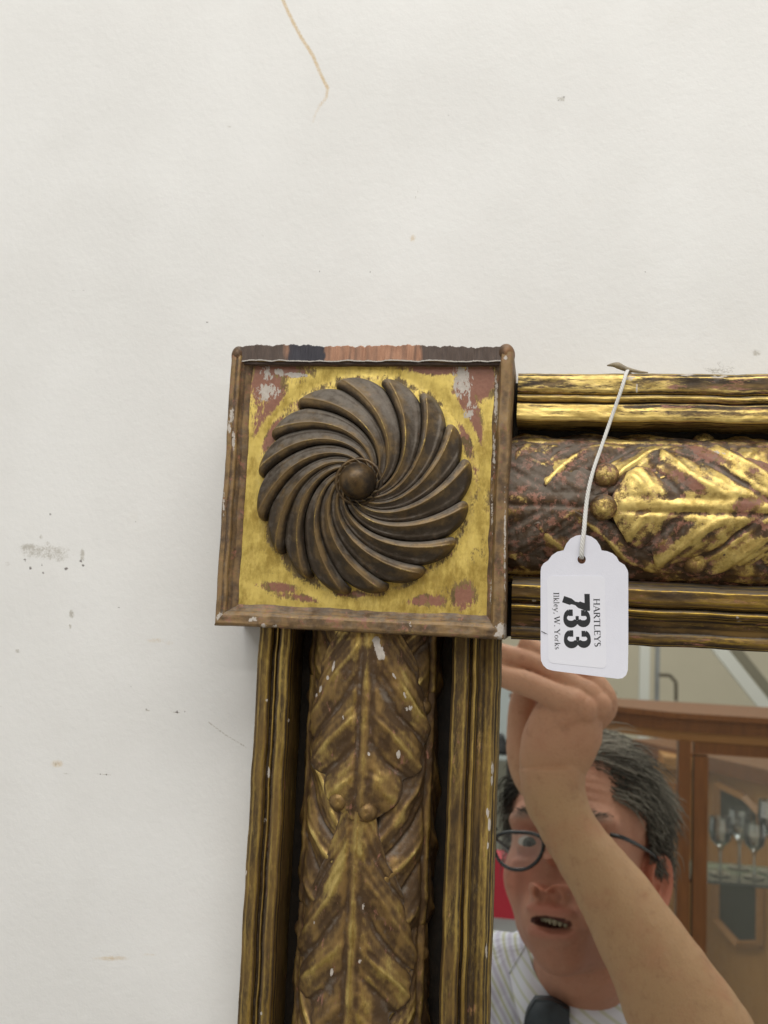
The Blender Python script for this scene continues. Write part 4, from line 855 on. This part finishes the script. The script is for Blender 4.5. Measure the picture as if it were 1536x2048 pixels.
# hair: cap of many swept strands
M_hair, nt, b = newmat('grey_hair'); g = N(nt); t = g.new('ShaderNodeAttribute', attribute_name='tint').outputs['Color']; g.link(t, b.inputs['Base Color']); b.inputs['Roughness'].default_value = .75; b.inputs['Specular IOR Level'].default_value = .2
r = np.random.default_rng(42); hv, hf, hc = [], [], []; cnt = 0; made = 0
def hairline(p):   # local coordinates: True where hair grows
    x, y, z = p
    if y > .074: return z < .078
    if z < .018-.2*max(0, .02-y)+.25*(y-.03) and y > -.005: return abs(x) > .03 or z < 0
    if z < -.030 and y > -.075: return True
    return y > .050 and z < .062
while made < 12000:
    th_ = r.uniform(0, math.pi*.72); ph_ = r.uniform(0, 2*math.pi); dn = np.array([math.sin(th_)*math.sin(ph_), math.cos(th_), math.sin(th_)*math.cos(ph_)])
    p = np.array([0, .020, -.008])+dn*np.array([.077, .092, .098])*1.0
    if not hairline(p): continue
    made += 1; nrm = dn/np.array([.077, .092, .098]); nrm /= np.linalg.norm(nrm)
    # swept back and towards image right, falling at the sides
    part = np.array([.75, .10, -.35]) if p[0] > -.035 else np.array([-.5, -.2, -.35])
    if p[1] < .075: part = np.array([.12*np.sign(p[0]), -.42, -.80])
    d_ = part-nrm*(part@nrm); d_ /= np.linalg.norm(d_)+1e-9; d_ += r.normal(0, .16, 3)
    ln = r.uniform(.035, .075)*(1.15 if p[1] > .08 else .75); st_ = [p]; v_ = d_*.8+nrm*(1.1 if abs(p[0]) > .04 or p[1] > .08 else .8); wv = r.normal(0, 1, 3)
    for k_ in range(7):
        pr_ = st_[-1]; n2 = (pr_-np.array([0, .020, -.008]))/np.array([.077, .092, .098])**2; n2 /= np.linalg.norm(n2)
        v_ = v_*.72+d_*.35-n2*.10+np.array([.06*np.sign(p[0]), -.10, -.05])+.30*wv*math.sin(k_*1.1+made*.7); v_ /= np.linalg.norm(v_)
        q_ = pr_+v_*ln/7; e_ = np.linalg.norm((q_-np.array([0, .020, -.008]))/np.array([.079, .094, .100]))
        if e_ < 1.03: q_ = np.array([0, .020, -.008])+(q_-np.array([0, .020, -.008]))/e_*1.03
        st_.append(q_)
    st_ = hw(st_); tn_ = np.gradient(st_, axis=0); tn_ /= np.linalg.norm(tn_, axis=1)[:, None]; u_ = np.cross(tn_, [0, 1, .1]); u_ /= np.linalg.norm(u_, axis=1)[:, None]; w_ = np.cross(tn_, u_)
    rad_ = np.array([.0006, .0008, .0008, .0008, .0007, .0006, .0004, .0001])*r.uniform(.5, 1.05); shade = np.clip(.5+.6*vnoise(np.array([p[0]*60.]), np.array([p[1]*40+p[2]*50.]), 9)[0]+r.normal(0, .16), 0, 1)**1.6; side_ = 1 if p[1] < .05 else 0
    cc = np.array([.032, .027, .022])*(1-shade)+np.array([.27, .245, .205])*shade; cc = cc*(1+.4*side_)
    for j_ in range(8):
        for a_ in range(3):
            an = a_*2.094; hv.append(st_[j_]+rad_[j_]*(math.cos(an)*u_[j_]+math.sin(an)*w_[j_])); hc.append(cc*r.uniform(.85, 1.15))
    for j_ in range(7):
        for a_ in range(3): hf.append((cnt+j_*3+a_, cnt+j_*3+(a_+1) % 3, cnt+(j_+1)*3+(a_+1) % 3, cnt+(j_+1)*3+a_))
    cnt += 24
mesh('hair', np.array(hv), np.array(hf), M_hair, PERS, mir=True, col=np.array(hc))
# scalp cap under the strands
n_, m_ = 50, 80; th_ = np.linspace(.01, math.pi*.70, n_); ph_ = np.linspace(0, 2*math.pi, m_, endpoint=False); TT, PP = np.meshgrid(th_, ph_, indexing='ij')
Dd = np.stack([np.sin(TT)*np.sin(PP), np.cos(TT), np.sin(TT)*np.cos(PP)], -1); sc_ = np.array([.0785, .0935, .0995]); CP = np.array([0, .020, -.008])+Dd*sc_
ok = np.array([hairline(p_) for p_ in CP.reshape(-1, 3)]); gf = gridf(n_, m_, True); gf = gf[ok[gf].all(1)]
mesh('scalp_hair', hw(CP.reshape(-1, 3)), gf, plain('hair_base', (.045, .040, .036), .8, bump=(900, .6, .002)), PERS, mir=True)
# eyebrows as short strands
q = MB()
for s_ in (-1, 1):
    for k_ in range(70):
        t_ = r.uniform(0, 1); x_ = s_*(.014+.036*t_); y_ = .0235+.006*math.sin(t_*2.4)+r.normal(0, .0015); z_ = .0945-.022*t_**2.2
        a_ = np.array([x_, y_, z_]); b_ = a_+np.array([s_*.006, .0025+r.normal(0, .001), -.0005]); q.tube(hw([a_, (a_+b_)/2+[0, .0007, .0012], b_]), [.0004, .0004, .0001], 3)
q.build('eyebrows', plain('eyebrow_hair', (.10, .075, .06), .7), PERS, mir=True, kind='stuff')
# spectacles
M_frame = plain('black_acetate', (.012, .014, .018), .22)
GL = np.array([0, -.004, .1045])
def lens_pts(s_):
    o_ = []
    for t_ in np.linspace(0, 2*math.pi, 40, endpoint=False):
        c_, sn = math.cos(t_), math.sin(t_); e_ = .70 if sn > 0 else .92
        x_ = .0270*np.sign(c_)*abs(c_)**e_; y_ = (.0125 if sn > 0 else .0235)*np.sign(sn)*abs(sn)**e_; x_ *= 1-.10*max(0, -sn)
        xx = s_*.0335+x_; o_.append((xx, y_-.007, .1045-.004*(abs(xx)/.06)**2))
    return np.array(o_)
GLS = MB()
for s_ in (-1, 1): GLS.tube(hw(lens_pts(s_)), .0017, 8, closed=True)
GLS.tube(hw(chain([(-.0085, .004, .1045), (0, .0065, .107), (.0085, .004, .1045)], 6)), .0018, 8)
for s_ in (-1, 1): GLS.tube(hw(chain([(s_*.059, .008, .101), (s_*.070, .007, .092), (s_*.078, .006, .05), (s_*.0815, .004, .005), (s_*.083, -.008, -.022)], 6)), .0019, 8)
gl = GLS.build('glasses', M_frame, PERS, mir=True, smooth=True); ORG[gl.name] = ORG[PERS.name]
for s_ in (-1, 1):
    lpn = lens_pts(s_); q = MB(); q.add(hw(np.vstack([lpn, lpn.mean(0)+[0, 0, .0008]])), [(40, k_, (k_+1) % 40) for k_ in range(40)]); q.build('lens', M_lens, gl, mir=True)
M_rivet = plain('silver_rivet', (.6, .62, .68), .25, 1.0)
for s_ in (-1, 1):
    q = MB(); q.ball(hw((s_*.066, .0076, .0965)), (.0040, .0014, .0014), 8, 6, R=HR); q.build('rivet', M_rivet, gl, mir=True, smooth=True)
# shirt
M_shirt, nt, b = newmat('striped_shirt_cotton'); g = N(nt)
def stripes(rotz, sc_, ph):
    co = g.coords((1, 1, 1), rot=(0, rotz, 0)); wv = g.new('ShaderNodeTexWave', wave_type='BANDS', bands_direction='X', wave_profile='SIN'); g.link(co, wv.inputs[0]); wv.inputs['Scale'].default_value = sc_
    wv.inputs['Phase Offset'].default_value = ph; wv.inputs['Distortion'].default_value = .6; wv.inputs['Detail'].default_value = 1; return wv.outputs['Fac']
c = g.mix(g.math('MULTIPLY', g.ramp(stripes(.62, 30, 0), .80, .95), .8), (.60, .60, .68), (.42, .42, .25))
c = g.mix(g.math('MULTIPLY', g.ramp(stripes(.62, 30, 3.0), .62, .95), .55), c, (.36, .31, .44))
g.link(c, b.inputs['Base Color']); b.inputs['Roughness'].default_value = .8
g.link(g.bump(g.noise(g.coords(), 14, 3, .5, 1.0), .6, .02), b.inputs['Normal'])
sh = MB()
sh.ball(V(1150, 2420, 1.10), (.185, .125, .30), 40, 28); sh.ball(V(1130, 2130, 1.06), (.150, .095, .12), 36, 24)
sh.tube([V(1145, 2090, 1.05), V(1030, 2020, 1.05), V(930, 2000, 1.06), V(880, 2060, 1.06)], [.085, .078, .074, .07], 28)
sh.tube([V(1145, 2110, 1.04), V(1270, 2120, 1.04), V(1370, 2160, 1.02)], [.085, .075, .070], 28)
sh.tube([V(900, 2060, 1.05), V(850, 2250, 1.06), V(840, 2420, 1.06)], [.068, .066, .062], 24)
sh.tube([V(1370, 2150, 1.02), V(1445, 2240, .95), V(1475, 2300, .91)], [.074, .074, .070], 24)
sh.tube([V(1165, 2010, 1.03), V(1160, 2050, 1.045), V(1150, 2110, 1.05)], [.054, .064, .09], 32)
tmp = sh.build('tmp_shirt', None); rm = tmp.modifiers.new('r', 'REMESH'); rm.mode = 'VOXEL'; rm.voxel_size = .005; sm = tmp.modifiers.new('s', 'SMOOTH'); sm.factor = .6; sm.iterations = 14
dg = bpy.context.evaluated_depsgraph_get(); em = tmp.evaluated_get(dg).to_mesh(); sv = np.empty(len(em.vertices)*3, np.float32); em.vertices.foreach_get('co', sv); sv = sv.reshape(-1, 3).astype(float)
sf = [tuple(p_.vertices) for p_ in em.polygons]; tmp.evaluated_get(dg).to_mesh_clear(); bpy.data.objects.remove(tmp)
# cloth folds
sv[:, 1] += .006*vnoise(sv[:, 0]*22+sv[:, 2]*9, sv[:, 2]*10, 71)
mesh('shirt', sv, np.array(sf) if all(len(f_) == 4 for f_ in sf) else sf, M_shirt, PERS, mir=True)
def flap(rows, name, mat, th=.003):
    """thick cloth panel from a small grid of (px, py, dist)"""
    R_ = [chain([list(V(*p_)) for p_ in row], 6) for row in rows]; A_ = np.stack(R_, 0)
    A_ = np.stack([chain(A_[:, j_], 6) for j_ in range(A_.shape[1])], 1); B_ = A_+np.array([0, th, 0]); n_, m_ = A_.shape[:2]
    f = [tuple(q_) for q_ in gridf(n_, m_).tolist()]; o_ = n_*m_; f2 = [tuple(reversed([i_+o_ for i_ in q_])) for q_ in f]
    rim = [i_*m_ for i_ in range(n_)]+[(n_-1)*m_+j_ for j_ in range(1, m_)]+[i_*m_+m_-1 for i_ in range(n_-2, -1, -1)]+[j_ for j_ in range(m_-2, 0, -1)]
    f3 = [(rim[k_], rim[(k_+1) % len(rim)], rim[(k_+1) % len(rim)]+o_, rim[k_]+o_) for k_ in range(len(rim))]
    return mesh(name, np.concatenate([A_.reshape(-1, 3), B_.reshape(-1, 3)]), f+f2+f3, mat, PERS, mir=True)
M_collar, nt, b = newmat('collar_cotton'); g = N(nt)
def stripes2(rz, ph): 
    co = g.coords((1, 1, 1), rot=(0, rz, 0)); wv = g.new('ShaderNodeTexWave', wave_type='BANDS', bands_direction='X'); g.link(co, wv.inputs[0]); wv.inputs['Scale'].default_value = 34; wv.inputs['Phase Offset'].default_value = ph; return wv.outputs['Fac']
g.link(g.mix(g.math('MULTIPLY', g.ramp(stripes2(1.0, 0), .72, .92), .7), (.62, .62, .70), (.46, .47, .32)), b.inputs['Base Color']); b.inputs['Roughness'].default_value = .8
flap([[(1050, 1890, 1.0), (1072, 1950, .972), (1110, 2008, .950)], [(1036, 1915, .996), (1052, 1980, .962), (1085, 2040, .938)], [(1018, 1945, .995), (1030, 2010, .962), (1048, 2075, .942)]], 'collar', M_collar)
flap([[(1112, 2010, .950), (1165, 1993, .955), (1222, 1970, .975)], [(1128, 2035, .940), (1190, 2030, .945), (1250, 2010, .965)], [(1150, 2070, .938), (1215, 2080, .942), (1285, 2060, .96)]], 'collar', M_collar)
flap([[(1070, 2000, .938), (1105, 2003, .930), (1140, 2022, .938)], [(1052, 2030, .930), (1095, 2035, .922), (1140, 2048, .932)], [(1045, 2075, .930), (1100, 2080, .922), (1150, 2085, .932)]], 'tie_knot', plain('dark_patterned_tie', (.022, .030, .040), .55, var=(60, .9)), th=.012)
flap([[(1062, 2080, .945), (1100, 2082, .935), (1135, 2085, .945)], [(1040, 2300, .962), (1095, 2300, .95), (1150, 2300, .962)], [(1030, 2520, .965), (1090, 2540, .95), (1160, 2520, .965)]], 'tie', plain('dark_tie', (.022, .030, .040), .55), th=.006)
# trousers down to the floor so that the figure stands
q = MB(); hipL, hipR = V(1090, 2780, 1.10), V(1215, 2780, 1.10); FLZ = -1.5
q.tube([V(1150, 2640, 1.10)+[0, 0, .02], (hipL+hipR)/2], [.150, .160], 28, fy=.75)
for h_, fx_ in ((hipL, -.12), (hipR, .12)): q.tube([h_+[0, 0, .03], h_+[fx_*.3, 0, -.35], [h_[0]+fx_*.5, h_[1], FLZ+.08]], [.098, .070, .062], 22)
q.build('trousers', plain('dark_trousers', (.03, .032, .04), .8), PERS, mir=True, smooth=True)
for h_, fx_ in ((hipL, -.12), (hipR, .12)):
    q = MB(); q.ball((h_[0]+fx_*.5, h_[1]-.05, FLZ+.045), (.05, .135, .045), 20, 12); q.build('shoe', plain('black_shoe', (.02, .018, .016), .35), PERS, mir=True, smooth=True)
# ------------------------------------------------------------------ saleroom behind him, seen in the mirror
def gb(name, parts, mat, parent=None, mir=True, **kw):
    q = MB()
    for p_ in parts: q.box(*p_)
    return q.build(name, mat, parent, mir=mir, **kw)
def loc(px, py, d): return V(px, py, d)
# near china cabinet: front corner post at (1390, ...), bowed side sweeping back to the left
cz = loc(1370, 1425, 2.15)[2]; cx = loc(1357, 1500, 2.15)[0]; yf = CAM_Y+2.15; zt = cz; zb = FLZ+.16; W_, Dp = .86, .24
CAB = empty('display_cabinet', (cx+.4, yf+.2, FLZ), 'large bow-ended mahogany display cabinet with glass doors and crystal on its shelf', 'cabinet', mir=True)
def bow(n=16, inset=0.0):   # plan of the left bowed end, from front corner to the back left
    return [(cx-.36*t_, yf+Dp*t_**1.15) for t_ in np.linspace(0, 1, n)]
def plan_slab(z0, z1, grow, name, mat):
    pl = [(cx+W_+grow, yf-grow)]+[(x_-grow*.5, y_-grow*.86) for k_, (x_, y_) in enumerate(bow())]+[(cx-.30, yf+Dp+.02), (cx+W_+grow, yf+Dp+.02)]
    n_ = len(pl); v_ = [(x_, y_, z0) for x_, y_ in pl]+[(x_, y_, z1) for x_, y_ in pl]
    f = [tuple(range(n_)), tuple(range(2*n_-1, n_-1, -1))]+[(i_, n_+i_, n_+(i_+1) % n_, (i_+1) % n_) for i_ in range(n_)]
    return mesh(name, v_, f, mat, CAB, mir=True, smooth=False)
plan_slab(zt-.012, zt, .018, 'top', M_mahog); plan_slab(zt-.040, zt-.012, .006, 'cornice', M_mahog); plan_slab(zt-.060, zt-.040, -.004, 'frieze', M_inlay)
plan_slab(zb-.10, zb, .006, 'base', M_mahog)
gb('corner_post', [(cx, cx+.026, yf-.002, yf+.03, zb, zt-.060)], M_mahog, CAB); gb('door_stile', [(cx+.033, cx+.062, yf+.002, yf+.028, zb, zt-.09)], M_mahog, CAB); gb('door_stile', [(cx+W_-.05, cx+W_, yf+.002, yf+.028, zb, zt-.09)], M_mahog, CAB)
gb('door_rail', [(cx+.033, cx+W_, yf+.001, yf+.027, zt-.085, zt-.061)], M_mahog, CAB); gb('door_rail', [(cx+.033, cx+W_, yf+.001, yf+.027, zb, zb+.05)], M_mahog, CAB)
gb('door_pane', [(cx+.062, cx+W_-.05, yf+.012, yf+.016, zb+.05, zt-.085)], M_pane, CAB)
bl = bow(16); v_ = []; 
for x_, y_ in bl: v_ += [(x_, y_, zb), (x_, y_, zt-.060)]
mesh('bowed_pane', v_, [(2*i_, 2*i_+2, 2*i_+3, 2*i_+1) for i_ in range(15)], M_pane, CAB, mir=True)
gb('rear_post', [(bl[-1][0]-.01, bl[-1][0]+.02, yf+Dp-.03, yf+Dp, zb, zt-.060), (bl[7][0]-.006, bl[7][0]+.006, bl[7][1]-.006, bl[7][1]+.006, zb, zt-.060)], plain('dark_post', (.022, .022, .026), .4), CAB)
shz = loc(1480, 1762, 2.22)[2]
gb('glass_shelf', [(cx-.1, cx+W_-.02, yf+.05, yf+Dp-.02, shz-.006, shz)], clear_glass('shelf_glass', (.55, .72, .62), .3), CAB)
prof_g = [(.001, 0), (.033, 0), (.033, .002), (.006, .006), (.0045, .02), (.0045, .07), (.010, .085), (.030, .105), (.037, .135), (.034, .175), (.0325, .175), (.035, .135), (.028, .108), (.001, .092)]
for px_, d_, s_, lab in ((1440, 2.26, .70, 'crystal wine glass on the shelf, nearest the cabinet post'), (1478, 2.33, .74, 'crystal wine glass on the shelf, second from the cabinet post'), (1508, 2.26, .66, 'crystal wine glass on the shelf, third from the cabinet post'), (1545, 2.31, .9, 'tall crystal wine glass on the shelf, at the right edge of the mirror view')):
    q = MB(); p_ = loc(px_, 1760, d_); q.lathe([(r_*s_, h_*s_) for r_, h_ in prof_g], (p_[0], p_[1], shz+.001), 14); o_ = q.build('wine_glass', M_crystal, None, mir=True, smooth=False); tag(o_, lab, 'glass', 'crystal glasses in the display cabinet')
# second cabinet of honey oak further back, turned so that its corner foot shows
pf = loc(1530, 1955, 3.35); fz_ = FLZ; OAK = empty('oak_cabinet', (pf[0], pf[1]+.2, FLZ), 'honey-coloured oak cabinet with arched dark glass panels, further back in the room', 'cabinet', mir=True)
ztb = loc(1490, 1560, 3.4)[2]; ang = math.radians(56); ux = np.array([-math.cos(ang), math.sin(ang), 0]); uy = np.array([math.sin(ang), math.cos(ang), 0]); zf0 = pf[2]
C_ = np.array([pf[0], pf[1], 0])
def obx(name, a0, a1, b0, b1, z0, z1, mat):  # a along the visible left face, b into the room
    v_ = [C_+ux*a+uy*b_+np.array([0, 0, z]) for a in (a0, a1) for b_ in (b0, b1) for z in (z0, z1)]
    return mesh(name, v_, [(0, 1, 3, 2), (4, 6, 7, 5), (0, 4, 5, 1), (2, 3, 7, 6), (0, 2, 6, 4), (1, 5, 7, 3)], mat, OAK, mir=True, smooth=False)
z0_ = FLZ+.12
obx('carcase', 0, .62, .02, .50, z0_, ztb, M_oak); obx('side_panel', -.62, -.0, .02, .50, z0_, ztb, M_oak) if False else None
obx('plinth', -.02, .66, 0, .52, z0_-.03, z0_+.04, M_oak); obx('top', -.03, .66, -.02, .54, ztb, ztb+.05, M_mahog); obx('foot', -.03, .06, -.01, .09, FLZ, z0_-.03, M_oak); obx('foot', .56, .65, -.01, .09, FLZ, z0_-.03, M_oak)
M_dkg = plain('dark_cabinet_glass', (.055, .055, .045), .25)
for zc0, zc1, arch in ((loc(1480, 1668, 3.4)[2], loc(1480, 1585, 3.4)[2], True), (loc(1480, 1885, 3.38)[2], loc(1480, 1765, 3.38)[2], False)):
    pts_ = [(.03, zc0), (.03, zc1-(.06 if arch else 0)), (.10, zc1-(.02 if arch else 0)), (.225, zc1), (.225, zc0+(.0 if arch else .02)), (.12, zc0-(.0 if arch else .03))]
    v_ = [C_+ux*a+uy*.014+np.array([0, 0, z]) for a, z in pts_]+[C_+ux*a+uy*.03+np.array([0, 0, z]) for a, z in pts_]; n_ = len(pts_)
    mesh('arched_glass', v_, [tuple(range(n_)), tuple(range(2*n_-1, n_-1, -1))]+[(i_, (i_+1) % n_, n_+(i_+1) % n_, n_+i_) for i_ in range(n_)], M_dkg, OAK, mir=True, smooth=False)
    for (a0, z0_a), (a1, z1_a) in zip(pts_, pts_[1:]+pts_[:1]):
        q = MB(); p0, p1 = (C_+ux*a_+uy*.006+np.array([0, 0, z_]) for a_, z_ in ((a0, z0_a), (a1, z1_a))); q.beam(p0, p1, .022, .014); q.build('panel_moulding', M_inlay, OAK, mir=True)
# tall pale wardrobe-like wooden piece left of it
a_ = loc(1292, 1520, 3.6); b_ = loc(1372, 1520, 3.6)
WR = empty('wooden_wardrobe', (a_[0]+.2, a_[1]+.2, FLZ), 'plain light brown wooden wardrobe seen through the bowed cabinet glass', 'wardrobe', mir=True)
gb('carcase', [(a_[0], b_[0]+.05, a_[1], a_[1]+.4, FLZ, loc(1330, 1535, 3.6)[2])], M_oak, WR); gb('cornice', [(a_[0]+.06, b_[0]+.08, a_[1]-.03, a_[1]+.43, loc(1330, 1535, 3.6)[2], loc(1330, 1512, 3.6)[2])], M_oak, WR)
# back wall fittings
M_white = plain('white_gloss_paint', (.68, .68, .64), .4); M_pipe = plain('painted_pipe', (.30, .31, .32), .4); M_shade = plain('old_brass_bracket', (.14, .12, .09), .5)
def wallthing(name, pts, wd, dp, mat, lab, cat, group=None):
    q = MB(); P_ = [V(*p_) for p_ in pts]
    for i_ in range(len(P_)-1): q.beam(P_[i_], P_[i_+1], wd, dp)
    return tag(q.build(name, mat, None, mir=True), lab, cat, group)
wallthing('wall_post', [(1291, 1180, 5.1), (1284, 1620, 5.1)], .05, .05, M_white, 'white upright post on the back wall behind the raised hand', 'post')
wallthing('wall_post', [(1317, 1180, 5.15), (1310, 1620, 5.15)], .022, .03, M_pipe, 'thin grey upright pipe beside the white post', 'pipe')
wallthing('roof_brace', [(1400, 1250, 5.2), (1600, 1500, 5.2)], .065, .05, M_white, 'pale diagonal brace sloping down to the right on the back wall', 'brace')
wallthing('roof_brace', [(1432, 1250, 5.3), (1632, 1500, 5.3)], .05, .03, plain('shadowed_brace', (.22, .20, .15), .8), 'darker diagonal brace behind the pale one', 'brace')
wallthing('wall_bracket', [(1318, 1350, 5.1), (1340, 1351, 5.1), (1352, 1365, 5.1), (1352, 1402, 5.1)], .018, .018, M_shade, 'hooked dark bracket on the back wall above the cabinet', 'bracket')
wallthing('picture_rail', [(1190, 1386, 5.1), (1232, 1390, 5.1)], .03, .02, M_shade, 'short dark ledge on the back wall beside the fingers', 'ledge')
# left strip: pale board, black lamp, red chair back, white box
q = MB(); p_ = V(1003, 1440, 3.2); q.box(p_[0]-.35, p_[0]+.055, p_[1], p_[1]+.03, V(1003, 1520, 3.2)[2], V(1003, 1330, 3.2)[2]); tag(q.build('pale_board', plain('pale_blue_board', (.62, .68, .70), .5), None, mir=True), 'pale blue-white board leaning behind the man on the left', 'board')
q = MB(); a_ = V(1000, 1507, 3.0); q.lathe([(.001, 0), (.034, 0), (.034, .012), (.024, .025), (.016, .045), (.008, .06), (.001, .062)], a_, 20); tag(q.build('black_table_lamp', plain('black_plastic', (.012, .012, .014), .5), None, mir=True, smooth=True), 'small black bell-shaped object left of the raised hand', 'lamp')
q = MB(); a_ = V(985, 1765, 1.75); q.box(a_[0]-.30, a_[0]+.06, a_[1], a_[1]+.06, V(985, 1835, 1.75)[2], V(985, 1716, 1.75)[2]); o_ = tag(q.build('red_chair_back', plain('red_leather', (.50, .022, .045), .45, bump=(20, .2, .01)), None, mir=True), 'bright red padded chair back behind the man\'s cheek', 'chair')
q = MB(); a_ = V(985, 1850, 1.8); q.box(a_[0]-.25, a_[0]+.08, a_[1], a_[1]+.1, V(985, 1990, 1.8)[2], V(985, 1812, 1.8)[2]); tag(q.build('white_box', plain('white_card', (.62, .66, .68), .6), None, mir=True), 'white cardboard box beneath the red chair back', 'box')
q = MB(); a_ = V(985, 1560, 3.4); q.box(a_[0]-.6, a_[0]+.5, a_[1], a_[1]+.3, FLZ, V(985, 1512, 3.4)[2]); tag(q.build('side_table', plain('grey_olive_paint', (.30, .29, .24), .6), None, mir=True), 'grey-green painted sideboard behind the man\'s left temple', 'sideboard')
